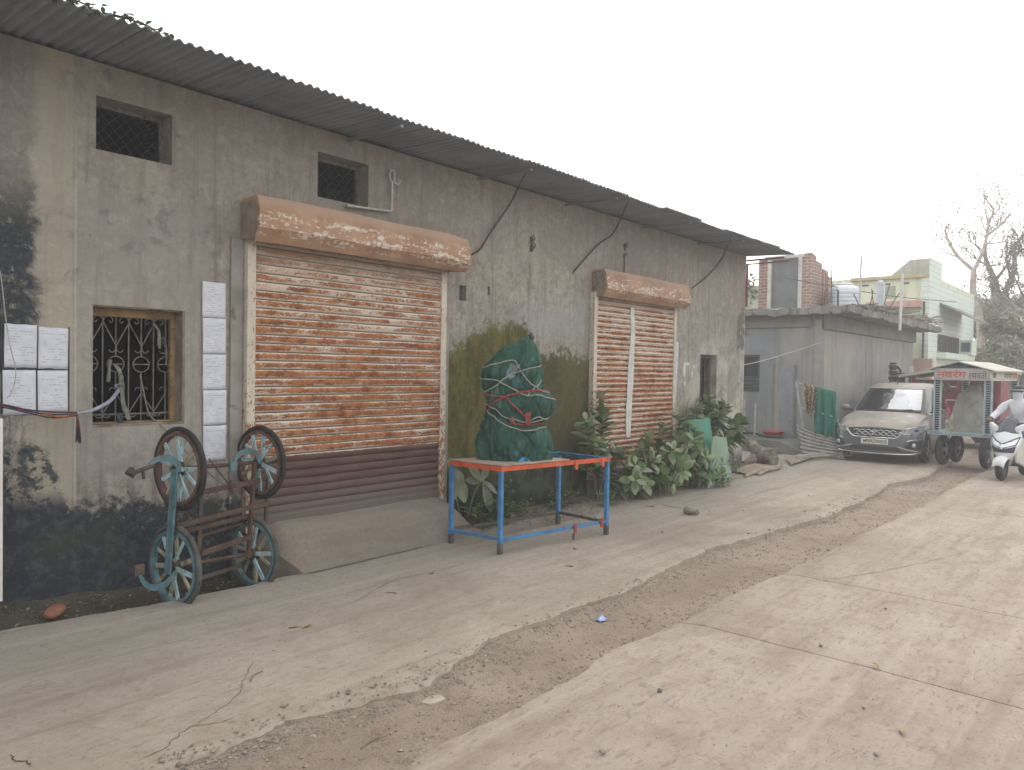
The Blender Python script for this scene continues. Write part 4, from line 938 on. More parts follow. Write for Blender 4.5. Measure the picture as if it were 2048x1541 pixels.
# creeper on the roof edge
cr=empty('roof_creeper',(1.5,5.35,4.2),'dark creeper leaves over the roof edge at the top left','creeper');lf=MB();st=MB();random.seed(8)
for k in range(7):
    x=random.uniform(.6,1.9);c=catmull([(x,5.8,4.24),(x+.1,5.5,4.25),(x+.2,5.38,4.23),(x+.3,5.34,4.21)],5);st.tube(c,.006,5)
for k in range(230):
    x=random.triangular(.5,2.6,1.3);leaf(lf,(x,random.uniform(5.31,5.42),4.20+random.uniform(0,.03+.10*max(0,ns(x*3,1)))*(1 if x<2.2 else .6)),(random.uniform(-1,1),random.uniform(-1,.5),random.uniform(-.6,.7)),(0,0,1),random.uniform(.03,.065),random.uniform(.02,.04),.2,3)
st.build('stem',M_TYRE,cr,W=True,smooth=60);lf.build('foliage',leaf_mat('creeper leaf',(.03,.05,.025),(.06,.075,.035),(.12,.12,.09),.4),cr,W=True,smooth=180,recalc=False)
# ================= GREEN SHEETS
M_GS=pm('teal green plastic',(.045,.20,.145),.12,4,.5,0,.1,30,(.10,.23,.175),.36,3,dust=.3);M_GS2=pm('pale dusty green sheet',(.185,.27,.195),.12,3,.7,0,.1,30,(.24,.28,.22),.42,4)
q=MB();q.grid(16,12,lambda u,v:(11.08+.80*u,5.74+.10*(1-v)-.03*math.sin(u*math.pi)-.16*(1-v)+.10*v,.04+1.05*v))
tag(q.build('bent_plastic_sheet',M_GS,solid=.006),'bright teal green bent plastic sheet leaning among the shrubs','plastic sheet')
q=MB();q.grid(10,10,lambda u,v:(lerp(10.98,11.36,v)+u*lerp(1.02,.62,v),5.53-.12*(1-v)+.05*u,.02+(.80-.05*u)*v))
tag(q.build('leaning_board',M_GS2,solid=.01),'pale dusty green board leaning in front of the teal sheet','board')
# ================= STONES, BRICK, LITTER
M_STONE=pm('grey stone',(.25,.225,.195),.3,7,.9,0,.4,40,(.12,.105,.09),.4,9,dust=.4);M_BRK=pm('red brick rubble',(.22,.10,.065),.25,12,.9,0,.4,50,(.22,.10,.06),.4,12)
def stone(loc,r,sq,seed,lab,grp=None,mat=None,name='stone',amp=.35,cat='stone'):
    q=MB();q.blob((0,0,r*sq[2]*.75),r,seed,amp,14,10,sq);o=q.build(name,mat or M_STONE,None,smooth=50);o.location=loc;o.rotation_euler=(0,0,seed*1.3);return tag(o,lab,cat,grp)
stone((8.87,4.6,.012),.095,(1.25,.9,.62),1,'largest loose stone, grey, on the pavement right of the table')
stone((1.86,6.03,.02),.075,(1.5,.8,.6),3,'rounded red brick lump on the ditch bank under the notices',None,M_BRK,'brick_lump',.2,'brick')
stone((2.76,5.82,.0),.035,(1.2,.9,.7),4,'small pale stone on the pavement edge beside the lower cart wheel')
stone((3.81,2.15,.003),.014,(1.2,1,.8),5,'small dark pebble on the road slab near the camera','pebbles lying on the concrete',plain('dark pebble',(.09,.09,.08),.8))
q=MB();q.prism([(-.05,-.03,0),(.04,-.04,0),(.055,.01,0),(.01,.04,0),(-.06,.02,0)],(0,0,.012));o=q.build('flat_stone',pm('pale flat stone',(.38,.34,.28),.15,8,.9));o.location=(2.9,3.1,-.045);o.scale=(1.2,1.2,1);tag(o,'flat pale stone slab in the dirt strip','stone')
q=MB();q.grid(6,5,lambda u,v:((u-.5)*.09,(v-.5)*.06,.006+.012*ns(u*3,v*3)+.02*u*v));o=q.build('plastic_wrapper',plain('blue white wrapper',(.22,.28,.52),.35),smooth=180,solid=.001);o.location=(4.70,3.17,-.035);tag(o,'crumpled blue and white wrapper in the dirt strip','wrapper')
random.seed(31)
SMALL=[(4.1,4.6),(3.2,4.67),(2.3,4.9),(5.17,5.7),(9.6,4.2),(9.9,4.45),(10.4,4.1),(11.5,4.0),(9.2,4.5),(3.0,2.0),(5.2,1.7),(4.4,1.2),(6.4,1.6),(3.9,1.0),(2.6,4.3),(7.6,4.3),(8.2,5.2),(12.6,3.0),(13.2,3.1),(11.2,2.95),(3.6,2.9),(4.0,3.0),(4.9,3.05),(3.3,3.0),(2.5,3.05),(2.2,3.2)]
pe=None
for k,(x,y) in enumerate(SMALL):
    inn=2.7<y<3.3;o=stone((x,y,-.05 if inn else .01),random.uniform(.007,.016),(1.3,.9,.7),10+k,('small pebble lying in the dirt strip' if inn else 'small pebble lying on the concrete'),'pebbles in the dirt strip' if inn else 'pebbles lying on the concrete',None,'pebble',.35,'pebble')
# gravel (uncountable)
gv=MB();random.seed(77)
def pebble(p,r):
    a=random.uniform(0,6);vs=[]
    for (i,j,k_) in ((1,0,0),(-1,0,0),(0,1,0),(0,-1,0),(0,0,1),(0,0,-1),(.6,.6,.5),(-.6,-.5,.5)):
        x,y=i*math.cos(a)-j*math.sin(a),i*math.sin(a)+j*math.cos(a);vs.append(V(p)+V((x,y,k_*.6))*r*random.uniform(.7,1.25))
    gv.add(vs,[(6,4,2),(6,2,0),(6,0,4),(4,7,3),(4,1,2),(7,1,4),(7,3,1),(3,0,4),(0,2,5),(2,1,5),(1,3,5),(3,0,5)])
for k in range(7500):
    x=1.2+17*random.random()**1.9;y=random.choice([random.gauss(2.75,.1),random.uniform(2.6,3.5),random.gauss(3.3,.12),random.gauss(pave_l(x)-.07,.04)])
    if 2.55<y<3.65: pebble((x,y,dz(x,y)+.002 if y<pave_l(x) else .014),random.choice([.003,.004,.005,.006,.008,.011]) if random.random()<.965 else random.uniform(.014,.022))
for k in range(500):
    x=random.uniform(6.2,11);pebble((x,random.gauss(5.85,.12),.02),random.uniform(.004,.014))
for k in range(3200):
    x=1+15*random.random()**1.6;pebble((x,random.uniform(.2,5.6),.008),random.uniform(.002,.0055))
def gravel_mat():
    t=NT('mixed gravel');r=t.n('ShaderNodeNewGeometry').outputs['Random Per Island'];c=t.mx(t.mr(r,0,1,0,1,False),(.11,.095,.08),(.36,.315,.265));t.set(Base_Color=t.mx(t.mr(t.noise(t.pos(),40,3),.4,.6),c,(.22,.185,.15)),Roughness=.95);return t.m
tag(gv.build('gravel',gravel_mat(),None),kind='stuff')
# dead leaves and twigs, loose
random.seed(9)
M_DRY=pm('dry tan leaf',(.30,.22,.12),.3,30,.9)
for k,(x,y) in enumerate([(3.03,4.52),(2.95,4.55),(6.2,4.5),(5.6,4.2),(4.5,4.9),(9.3,5.3),(8.9,5.25),(7.5,5.65),(7.8,5.6),(5.1,1.35),(4.2,.95),(3.6,.9),(6.9,5.75)]):
    q=MB();leaf(q,(0,0,.008),(1,.2,.12),(0,0,1),.085,.035,.25,4,.5);o=q.build('dry_leaf',M_DRY,smooth=180);o.location=(x,y,.014);o.rotation_euler=(0,0,random.uniform(0,6));tag(o,'curled dry leaf lying on the concrete','leaf','dry leaves on the ground')
for k,(x,y,l) in enumerate([(2.35,2.95,.16),(9.1,5.0,.28),(7.3,4.9,.12),(3.9,4.7,.12),(2.3,4.0,.12)]):
    q=MB();q.tube(catmull([(-l/2,0,.006),(0,.02,.012),(l/2,-.01,.02)],4),.004,5);o=q.build('twig',M_STEM,smooth=60);o.location=(x,y,.012 if y>3.5 else -.04);o.rotation_euler=(0,0,k*1.7);tag(o,'thin dry twig lying on the ground','twig','twigs on the ground')

ll=MB();random.seed(41)
for k in range(700):
    x=random.choice((random.uniform(6.2,8.6),random.uniform(6.6,9.8),random.gauss(7.5,.35)));y=random.choice((random.gauss(5.95,.12),random.gauss(5.6,.16) if x>7 else 6.0))
    a=random.uniform(0,6.3);leaf(ll,(x,min(y,6.2),.02+random.random()*.02+.05*clamp((y-5.8)*3)),(math.cos(a),math.sin(a),random.uniform(-.1,.4)),(random.gauss(0,.3),random.gauss(0,.3),1),random.uniform(.02,.06),random.uniform(.012,.03),.3,3)
for k in range(160):
    x=random.uniform(1.0,3.6);a=random.uniform(0,6.3);y=random.uniform(5.85,6.2);leaf(ll,(x,y,sz(x,y)+.012),(math.cos(a),math.sin(a),.1),(0,0,1),random.uniform(.02,.05),.02,.3,3)
tag(ll.build('leaf_litter',leaf_mat('dry leaf litter',(.10,.085,.06),(.30,.25,.18),(.33,.30,.25),.6),None,smooth=180,recalc=False),kind='stuff')
# ================= GREY HOUSE BEHIND
random.seed(14)
def houseplaster(name,a,b,c):
    t=NT(name);P=t.pos();n=t.noise(P,1.1,5,.6,.4);st=t.noise(t.pos(4,4,.4),1.1,5,.65);f=t.noise(P,22,5,.7)
    col=t.mx(t.mr(n,.3,.7),a,b);col=t.mx(t.mul(t.mr(st,.48,.68),.6),col,c);col=t.mx(t.mul(t.mr(f,.6,.75),.25),col,tuple(x*.5 for x in c))
    t.set(Base_Color=col,Roughness=.92,Specular_IOR_Level=.2,Normal=t.bump(t.addm(n,f),.25,.015));return t.m
M_HP=houseplaster('grey cement render',(.255,.255,.25),(.33,.325,.305),(.20,.19,.17))
M_HB=houseplaster('bluish wall shade',(.215,.228,.245),(.275,.288,.305),(.18,.188,.198))  # darker bluish render colours, the front wall's shade put into the paint
M_SLAB=houseplaster('rough slab concrete',(.17,.165,.155),(.25,.24,.225),(.10,.095,.09))
gh=empty('grey_house',(22,7.5,0),'low grey cement house with a flat rough slab roof, behind the parked car','house')
HX,HY,HE=18.2,6.05,26.6
b=MB();b.bx(HX,HE,HY,12,-.3,3.30);b.build('wall',M_HP,gh,W=True)
b=MB();b.bx(HX-.006,HX-.001,HY+1.15,8.9,.31,3.0);b.build('wall_shade_panel',M_HB,gh,W=True)  # thin layer painting shade onto the recessed front wall
b=MB();b.bx(HX-.05,HX-.001,HY+.0,HY+.22,.31,3.2);b.bx(HX-.03,HX-.001,HY+1.02,HY+1.16,.31,2.3);b.build('pilaster',M_HP,gh,W=True,bevel=.01)
b=MB();b.bx(HX-.01,HX+2.1,HY-.012,HY-.001,.1,3.15);b.build('street_band',houseplaster('warm cement render',(.30,.285,.255),(.37,.35,.315),(.22,.20,.175)),gh,W=True)
b=MB();b.bx(HX-.06,HX+.05,HY+.3,10,3.02,3.30);b.bx(HX-.05,HE+.02,HY-.09,HY+.05,2.95,3.30);b.build('beam',M_SLAB,gh,W=True,bevel=.01)
b=MB();xs=[17.85+.2*i for i in range(48)]
def slabp(u,v,z0):
    x=17.85+9.3*u;y=5.38+6.4*v;return V((x+.05*ns(y*3,z0*9),y+.06*ns(x*3.3,z0*7),z0+.05*fb(x*2.5,y*2.5,1,5)))
b.grid(160,60,lambda u,v:slabp(u,v,3.47));b.grid(90,40,lambda u,v:slabp(u,v,3.31)-V((0,0,.02*abs(ns(u*30,v*20)))))
ring=[]
def rim(t):
    return (t*4,0) if t<.25 else ((1,(t-.25)*4) if t<.5 else ((1-(t-.5)*4,1) if t<.75 else (0,1-(t-.75)*4)))
rows=[]
for k in range(480):
    u,v=rim(k/480);a=slabp(u,v,3.47);c=slabp(u,v,3.31);o=V((.12*ns(k*.8,1),.12*ns(k*.8,7),.03*ns(k*.6,3)));rows.append([a,(a+c)/2+o,c])
b.loft(rows,closed=True,caps=False,openring=True)
b.build('roof_slab',M_SLAB,gh,W=True,smooth=45)
f=MB();f.bx(HX-.02,HX-.0,7.62,8.06,1.42,1.47);f.bx(HX-.02,HX-.0,7.62,8.06,2.30,2.35);f.bx(HX-.02,HX-.0,7.62,7.66,1.47,2.30);f.bx(HX-.02,HX-.0,8.02,8.06,1.47,2.30)
w=f.build('window',M_STEEL,gh,W=True);g=MB();g.bx(HX-.012,HX-.007,7.66,8.02,1.47,2.30);g.build('pane',plain('dark glass',(.02,.026,.032),.12,0,.5),w,W=True)
g=MB()
for k in range(9): g.bx(HX-.018,HX-.013,7.66,8.02,1.50+.035*k,1.512+.035*k)
g.build('louvre',pm('blue grey louvre',(.10,.14,.19),.2,8,.6),w,W=True)
d=MB();d.bx(HX-.02,HX-.007,6.74,7.20,.31,2.05);d.build('door',pm('blue grey painted door',(.235,.255,.285),.12,4,.7,0,.1,40,(.19,.205,.225),.4,4),gh,W=True,bevel=.01)
d=MB();d.bx(HX-.03,HX-.008,7.20,7.27,.31,2.1);d.bx(HX-.03,HX-.008,6.68,6.74,.31,2.1);d.build('door_frame',M_SLAB,gh,W=True)
pb=MB();pb.grid(30,12,lambda u,v:(17.0+1.25*u,5.95+4.0*v,.31+.01*ns(u*9,v*9)-(.26*(1-clamp((v-.02)/.12))+.0)))
pb.grid(2,12,lambda u,v:(17.0-.02*ns(v*9,3),5.95+4.0*v,(-.1+.41*u)-(.26*u*(1-clamp((v-.02)/.12)))))
tag(pb.build('plinth',houseplaster('wet plinth cement',(.13,.14,.13),(.19,.195,.18),(.08,.085,.075)),gh,W=True,smooth=40))
# pipes on the wall of the house
for (x,y,h,l) in ((HX-.10,7.95,1.2,'thin pale stand pipe on the plinth, against the warehouse corner'),(HX-.5,7.5,1.15,'thin pale stand pipe on the plinth, nearer the red basin')):
    q=MB();q.tube([(x,y,.33),(x,y,h)],.02,6);tag(q.build('stand_pipe',M_PVC,smooth=60),l,'pipe')
q=MB();q.tube(catmull([(14.2,6.26,2.28),(15.2,6.9,2.05),(16.4,7.0,2.12),(17.3,6.6,2.35),(HX-.02,6.1,2.65)],8),.009,5);tag(q.build('clothes_line',M_PVC,smooth=60),'pale rope stretched from the warehouse corner to the grey house','rope')
# rooftop: brick shed
M_BRICK=None
def brick_mat(name,c1,c2,mort,obj=False):
    t=NT(name);P=t.pos();X,Y,Z=t.xyz(P);v=t.n('ShaderNodeCombineXYZ');t.put(v.inputs[0],t.addm(X,Y));t.put(v.inputs[1],Z)
    br=t.n('ShaderNodeTexBrick');t.put(br.inputs['Vector'],v.outputs[0]);br.inputs['Scale'].default_value=1;br.inputs['Brick Width'].default_value=.23;br.inputs['Row Height'].default_value=.085;br.inputs['Mortar Size'].default_value=.012
    br.inputs['Color1'].default_value=(*c1,1);br.inputs['Color2'].default_value=(*c2,1);br.inputs['Mortar'].default_value=(*mort,1)
    f=t.noise(P,14,5,.7);col=t.mx(t.mul(t.mr(f,.5,.7),.5),br.outputs[0],tuple(x*.55 for x in c1))
    t.set(Base_Color=col,Roughness=.95,Normal=t.bump(t.addm(t.mul(br.outputs[1],-1.),t.mul(f,.5)),.6,.02));return t.m
M_BRICK=brick_mat('raw brick',(.24,.11,.085),(.30,.15,.115),(.33,.30,.27));M_BRICK2=brick_mat('mortar heavy brick',(.28,.16,.125),(.33,.20,.16),(.42,.38,.34))
bs=empty('brick_shed',(20.9,7.5,3.47),'unfinished brick room with a large grey opening on the roof of the grey house','shed')
b=MB();b.bx(20,20.3,8.20,8.46,3.46,5.06);b.build('side_pier',M_BRICK,bs,W=True)
rows=[]
st=[(20.0,5.10),(20.35,5.05),(20.36,4.93),(20.8,4.90),(20.81,4.78),(21.2,4.76),(21.21,4.62),(21.6,4.6),(21.61,4.45),(22.0,4.42),(22.01,4.28),(22.3,4.25)]
b=MB();b.prism([V((x,7.02,z)) for x,z in st]+[V((22.3,7.02,3.46)),V((20.0,7.02,3.46))],(0,.24,0));b.build('stepped_wall',M_BRICK2,bs,W=True)
b=MB();b.bx(22.0,22.24,7.28,8.46,3.46,4.7);b.bx(20.32,22.0,8.22,8.46,3.46,5.0);b.build('back_wall',M_BRICK,bs,W=True)
b=MB();b.bx(19.96,20.05,8.10,8.20,3.46,5.0);b.bx(19.96,20.05,7.26,7.36,3.46,5.0);b.bx(19.955,20.06,7.2,8.28,5.0,5.09);b.build('opening_frame',pm('whitewashed frame',(.50,.48,.45),.12,8,.85,0,.1,40,(.35,.33,.3),.4,7,obj=False),bs,W=True,bevel=.006)
b=MB();b.bx(20.06,20.10,7.36,8.10,3.46,5.0);b.build('grey_shutter_sheet',pm('dull grey sheet',(.155,.165,.165),.15,4,.8),bs,W=True)
# roof clutter
q=MB()
for k,(x,y,z) in enumerate(((20.4,6.86,4.66),(20.45,6.80,4.62),(20.4,6.73,4.64),(20.5,6.66,4.68))):q.tube([(x,y,3.45),(x+.01,y+.005,z)],.016,5)
tag(q.build('rebar_rods',pm('rusty rebar',(.20,.10,.07),.3,12,.8,0,.2,40,(.3,.28,.26),.4,5,obj=False)),'cluster of rusty reinforcement rods standing beside the brick room','rebar')
wt=empty('water_tank',(21.0,6.50,3.47),'round white ribbed plastic water tank on the roof','water tank')
pr=[(.0,0),(.40,0),(.415,.03)]
for k in range(6): z=.06+.105*k;pr+=[(.43,z),(.43,z+.055),(.415,z+.07),(.415,z+.09)]
pr+=[(.40,.72),(.30,.79),(.24,.81),(0,.815)]
q=MB();q.lathe(pr,40);o=q.build('tank_body',pm('white tank plastic',(.58,.62,.66),.06,5,.45,0,.02,30,(.48,.51,.53),.35,5),wt,smooth=40)
q=MB();q.lathe([(.0,.816),(.23,.816),(.23,.85),(.20,.875),(.06,.90),(0,.90)],28);q.build('lid',pm('dusty white lid',(.52,.52,.51),.08,5,.6),wt,smooth=40)
q=MB();q.tube([(20.0,6.33,3.47),(20.0,6.33,4.05),(20.0,6.37,4.08)],.022,6);tag(q.build('black_pipe',plain('black pipe',(.02,.02,.024),.5)),'short black bent pipe in front of the white tank','pipe')
q=MB();q.tube([(20.0,5.80,3.46),(20.0,5.785,4.90)],.022,8);q.tube([(20.0,5.79,4.5),(20.0,5.95,4.42),(20.0,5.98,4.36)],.008,5);tag(q.build('antenna_pole',pm('weathered pole',(.45,.43,.39),.15,5,.8)),'tall thin pale pole with a side wire on the house roof','pole')
q=MB();q.bx(20.6,20.75,5.40,5.58,3.46,4.25);q.blob((20.67,5.49,4.25),.09,3,.2);tag(q.build('white_sack',pm('blue white plastic',(.48,.53,.58),.1,6,.6),smooth=50),'bluish white plastic column standing on the roof edge','container')
q=MB();q.tube([(20.2,4.90,3.0),(20.2,4.87,4.40)],.035,8);q.tube([(20.2,4.87,3.95),(20.2,4.72,3.95)],.012,5);tag(q.build('white_pipe_post',pm('white pipe paint',(.52,.53,.52),.1,6,.6)),'white upright pipe beyond the firewood at the roof edge','pipe')
fw=empty('firewood_pile',(22.5,5.6,3.47),'loose pile of dry firewood sticks along the roof edge','firewood');q=MB();random.seed(3)
for k in range(150):
    x=random.uniform(18.6,26.8);y=5.45+random.random()**2*.9;l=random.uniform(.3,.9);a=random.gauss(-.4,.7);z=3.50+random.random()*.22*pl([(18,.15),(20,.3),(22,1.),(26.8,.9)],x)
    q.tube([(x-l*math.cos(a),y-l*math.sin(a)*.6,z),(x,y+random.uniform(-.04,.04),z+random.uniform(0,.06)),(x+l*math.cos(a),y+l*math.sin(a)*.6,z+random.uniform(-.05,.12))],random.uniform(.008,.02),5)
q.build('sticks',pm('dry grey sticks',(.20,.175,.15),.4,6,.95),fw,W=True)
q=MB()
for (x,y,dx,dy,h) in ((20.1,5.75,-.1,.2,.5),(20.2,5.5,.1,.1,.62),(20.3,5.35,.1,-.15,.75),(20.1,5.6,-.05,-.1,.55),(20.3,5.25,.2,-.25,.5)): q.tube([(x,y,3.46),(x+dx,y+dy,3.46+h)],.013,5)
q.build('upright_sticks',pm('dark sticks',(.10,.085,.075),.3,6,.95),fw,W=True)
# plinth clutter
bz=empty('red_basin',(17.9,7.12,.32),'red plastic basin on the plinth of the grey house','basin')
q=MB();q.lathe([(0,.0),(.17,0),(.24,.13),(.265,.13),(.265,.145),(.235,.145),(.165,.02),(0,.02)],28);q.build('bowl',plain('red plastic',(.42,.035,.035),.4),bz,smooth=40)
q=MB();q.tube(catmull([(17.7,8.0,.36),(17.75,7.6,.40),(17.7,7.3,.35),(17.6,7.0,.37),(17.7,6.8,.345)],5),.03,6);tag(q.build('black_hose',plain('black hose',(.02,.022,.028),.5),smooth=60),'black hose lying on the plinth beside the red basin','hose')
# clothes rack made of a gate frame
rk=empty('metal_rack',(17.3,5.85,.1),'tilted metal frame rack with cloths hung on it beside the car','rack')
A=V((17.3,6.37,1.70));B=V((17.25,6.06,.06));C=V((17.3,5.50,1.46));D=V((17.25,5.30,.06))
M_RK=pm('pale galvanised bar',(.36,.37,.37),.2,9,.55,.3,.05,40,(.2,.14,.1),.33,14,obj=False)
q=MB();q.bar(A,B,.035,.035);q.build('post',M_RK,rk,W=True);q=MB();q.bar(C,D,.035,.035);q.build('post',M_RK,rk,W=True)
for t in (0,.36,.70): 
    q=MB();q.bar(A.lerp(B,t),C.lerp(D,t+.03),.03,.03);q.build('cross_bar',M_RK,rk,W=True)
def hang(name,p,q_,drop,mat,lab,seed,taper=0.):
    m=MB();p=V(p);q_=V(q_)
    def f(u,v):
        s=p.lerp(q_,u if not taper else lerp(u,.5+(u-.5)*(1-taper),v));dv=drop*(.8+.3*ns(u*2.5,seed))*v
        return s+V((-.05-.05*math.sin(u*17+seed)*(.3+v)-.03*ns(u*4,v*4,seed),.03*ns(u*3,v*3,seed+4),-dv+.03*(1-v)))
    m.grid(30,14,f);return tag(m.build(name,mat,smooth=180,solid=.006),lab,'cloth')
def print_mat():
    t=NT('printed cream cloth');P=t.pos(obj=True);v=t.vor(P,16);n=t.noise(P,22,4,.7)
    col=t.mx(t.mr(t.addm(v,t.mul(n,.4)),.5,.62),(.42,.37,.29),(.15,.10,.065));t.set(Base_Color=col,Roughness=.9);return t.m
hang('hanging_cloth',A.lerp(C,.22),A.lerp(C,.62),.80,print_mat(),'cream patterned cloth hung over the top bar of the rack',2,.7)
hang('hanging_cloth',A.lerp(C,.55),A.lerp(C,1.0)+V((0,-.05,0)),1.45,pm('teal cloth',(.018,.14,.105),.25,5,.85,0,.2,30,(.03,.18,.15),.4,6),'teal green cloth hanging low from the rack beside the car',5,-.25)
cs=MB()
def cf(u,v):
    z=.03+lerp(.70,.40,u**.6)*v;return (16.98+.22*v+.018*math.sin(v*44),6.30-(.95*u)-.22*(1-v),z)
cs.grid(16,50,cf);tag(cs.build('corrugated_sheet',pm('grey corrugated iron',(.27,.265,.255),.2,5,.7,.2,.1,40,(.17,.14,.115),.4,7),smooth=60,solid=.004),'grey corrugated sheet leaning low against the rack','sheet')
# driftwood stump, planks
M_BARK=pm('weathered bark',(.14,.125,.105),.45,9,.95,0,.8,26,(.30,.275,.24),.42,13)
lg=empty('tree_stump_log',(14.8,6.1,.05),'gnarled weathered tree stump lying beyond the warehouse corner','log');q=MB()
def trunk(c,rs,seed):
    pts=catmull(c,6);N=len(pts);rows=[];u=None
    for i,p in enumerate(pts):
        d=(pts[min(i+1,N-1)]-pts[max(i-1,0)]).normalized();a=d.orthogonal().normalized() if u is None else (u-d*u.dot(d)).normalized();u=a;w=d.cross(a);r=pl([(k/(len(rs)-1),x) for k,x in enumerate(rs)],i/(N-1))
        rows.append([p+(a*math.cos(k*math.tau/14)+w*math.sin(k*math.tau/14))*r*(1+.35*fb(math.cos(k*.45)*2+seed,math.sin(k*.45)*2,i*.35,4)) for k in range(14)])
    q.loft(rows)
trunk([(15.1,6.5,.40),(14.95,6.28,.27),(14.75,6.05,.16),(14.55,5.75,.17)],[.09,.13,.2,.12],1);trunk([(14.8,6.1,.2),(14.7,5.9,.28),(14.75,5.72,.34)],[.13,.10,.05],5);trunk([(14.8,6.2,.16),(14.5,6.2,.10),(14.3,6.3,.06)],[.12,.09,.05],9)
q.build('trunk',M_BARK,lg,W=True,smooth=60)
def plank(poly,z,th,lab,mat):
    m=MB();n=len(poly)
    m.prism([V((x,y,z+.02*ns(x*3,y*3))) for x,y in poly],(0,0,th));tag(m.build('plank',mat),lab,'board')
M_PLK=pm('weathered board',(.27,.22,.165),.25,4,.9,0,.3,30,(.16,.13,.10),.4,6)
plank([(12.9,5.55),(13.3,5.45),(14.9,5.75),(15.5,5.95),(15.2,6.15),(14.0,6.1),(13.1,5.95)],.035,.02,'split weathered board lying below the tree stump',M_PLK)
plank([(14.9,5.55),(17.2,5.75),(17.6,6.0),(17.0,6.15),(15.8,6.0)],.04,.025,'flat grey board lying in front of the plinth',M_PLK)
for k,(a,b_) in enumerate((((12.6,5.5,.04),(14.6,5.62,.05)),((13.0,5.42,.04),(14.2,5.5,.05)),((16.2,5.9,.08),(17.6,5.3,.10)),((15.9,5.8,.07),(17.4,5.15,.08)))):
    m=MB();m.tube(catmull([a,V(a).lerp(V(b_),.5)+V((0,.04,.02)),b_],5),[.03]*11,7);tag(m.build('wooden_pole',M_PLK if k!=2 else M_RK,smooth=60),['rough pole on the pavement below the tree stump','thinner stick on the pavement edge in front of the stump','pale pole lying at the foot of the corrugated sheet','brown pole lying beside the car front wheel'][k],'pole')
# ================= PALE YELLOW-GREEN HOUSE
yh=empty('pale_green_house',(33,8,0),'two-storey pale yellow green house with a balcony and sloping awning, far behind','house')
M_YG=houseplaster('pale yellow green paint',(.58,.61,.45),(.65,.68,.52),(.36,.37,.27));M_MINT=None
def siding():
    t=NT('mint banded paint');P=t.pos();X,Y,Z=t.xyz(P);fr=t.ma('FRACT',t.mul(Z,5.5));n=t.noise(P,2,4,.6)
    col=t.mx(t.mr(n,.3,.7),(.56,.64,.57),(.64,.70,.63));col=t.mx(t.mul(t.mr(fr,.86,.93),.5),col,(.27,.31,.28));t.set(Base_Color=col,Roughness=.85);return t.m
M_MINT=siding()
YX=28.;b=MB()
b.bx(YX,36,5.93,12.5,-.3,5.30);b.build('wall',M_YG,yh,W=True)
b=MB();b.bx(YX-.02,YX+1.75,5.90,5.935,-.3,5.86);b.build('corner_tower',M_MINT,yh,W=True)
b=MB();b.bx(YX-.03,YX-.021,5.90,6.16,-.3,5.25);b.build('quoin_band',M_MINT,yh,W=True)
b=MB();b.bx(YX-.12,YX-.001,5.94,8.4,5.22,5.33);b.build('parapet_cap',houseplaster('ochre cap',(.42,.36,.20),(.48,.42,.25),(.3,.27,.17)),yh,W=True)
b=MB();b.bx(YX-.4,YX-.002,6.12,7.8,4.20,4.42);b.build('pink_ledge',houseplaster('pink paint',(.48,.26,.22),(.55,.32,.28),(.36,.22,.19)),yh,W=True)
b=MB();b.prism([V((YX+.1,7.2,5.31)),V((YX+.1,6.55,5.86)),V((YX+.1,5.94,5.86)),V((YX+.1,5.94,5.31))],(1.6,0,0));b.build('stair_head',houseplaster('grey stair roof',(.36,.36,.31),(.43,.43,.37),(.27,.26,.22)),yh,W=True)
b=MB()
for y0 in (8.05,7.35,6.75): b.bx(YX-.004,YX-.001,y0-.22,y0,5.02,5.08)
b.build('vent_slot',plain('dark vent',(.06,.06,.05)),yh,W=True)
b=MB();b.bx(YX-.006,YX-.001,6.95,7.35,4.55,4.98);b.build('damp_stain',houseplaster('mould stain',(.30,.32,.25),(.40,.42,.32),(.20,.21,.17)),yh,W=True)
b=MB();b.bx(29.76,35.9,5.905,5.929,-.3,5.12);b.build('side_block',M_MINT,yh,W=True)
b=MB();b.prism([V((29.5,5.9,4.42)),V((33.5,5.9,4.42)),V((33.2,4.95,3.86)),V((29.6,5.0,3.92))],(0,0,.06));b.build('awning',pm('weathered awning sheet',(.20,.19,.18),.25,3,.8,0,.1,20,(.12,.11,.1),.4,4),yh,W=True)
b=MB();b.bx(29.3,32.7,5.86,5.89,2.75,3.36);b.build('balcony_grille',pm('grey balcony bars',(.17,.175,.17),.2,3,.7),yh,W=True)
b=MB()
for k in range(14): b.bar((29.35+.25*k,5.84,2.76),(29.35+.25*k,5.84,3.34),.03,.03)
b.build('railing',M_STEEL,yh,W=True)
b=MB();b.bx(29.2,34.5,5.6,5.9,2.5,2.72);b.build('balcony_slab',M_MINT,yh,W=True)
b=MB();b.bx(33.2,34.2,5.5,5.9,2.72,3.3);wn=b.build('bay_window',M_MINT,yh,W=True);b=MB();b.bx(33.17,33.199,5.55,5.85,2.85,3.2);b.build('pane',plain('dark blue glass',(.08,.11,.14),.2),wn,W=True)
b=MB();b.tube([(27.95,6.05,2.0),(27.95,6.05,4.4)],.03,6);b.build('drain_pipe',M_STEEL,yh,W=True)
# utility wire
q=MB();q.tube(catmull([(17.9,6.9,4.2),(24,6.1,4.25),(29,5.3,4.42)],8),.012,5);tag(q.build('utility_wire',plain('dark cable',(.04,.04,.042),.6)),'dark cable strung above the firewood towards the pale green house','cable')
# pink low wall piece and beige shed behind the car
b=MB();b.bx(26.9,27.2,5.55,6.6,-.3,2.45);tag(b.build('pink_wall',houseplaster('faded pink wall',(.50,.36,.30),(.55,.42,.36),(.4,.29,.25))),'faded pink wall piece between the grey house and the pale green house','wall')
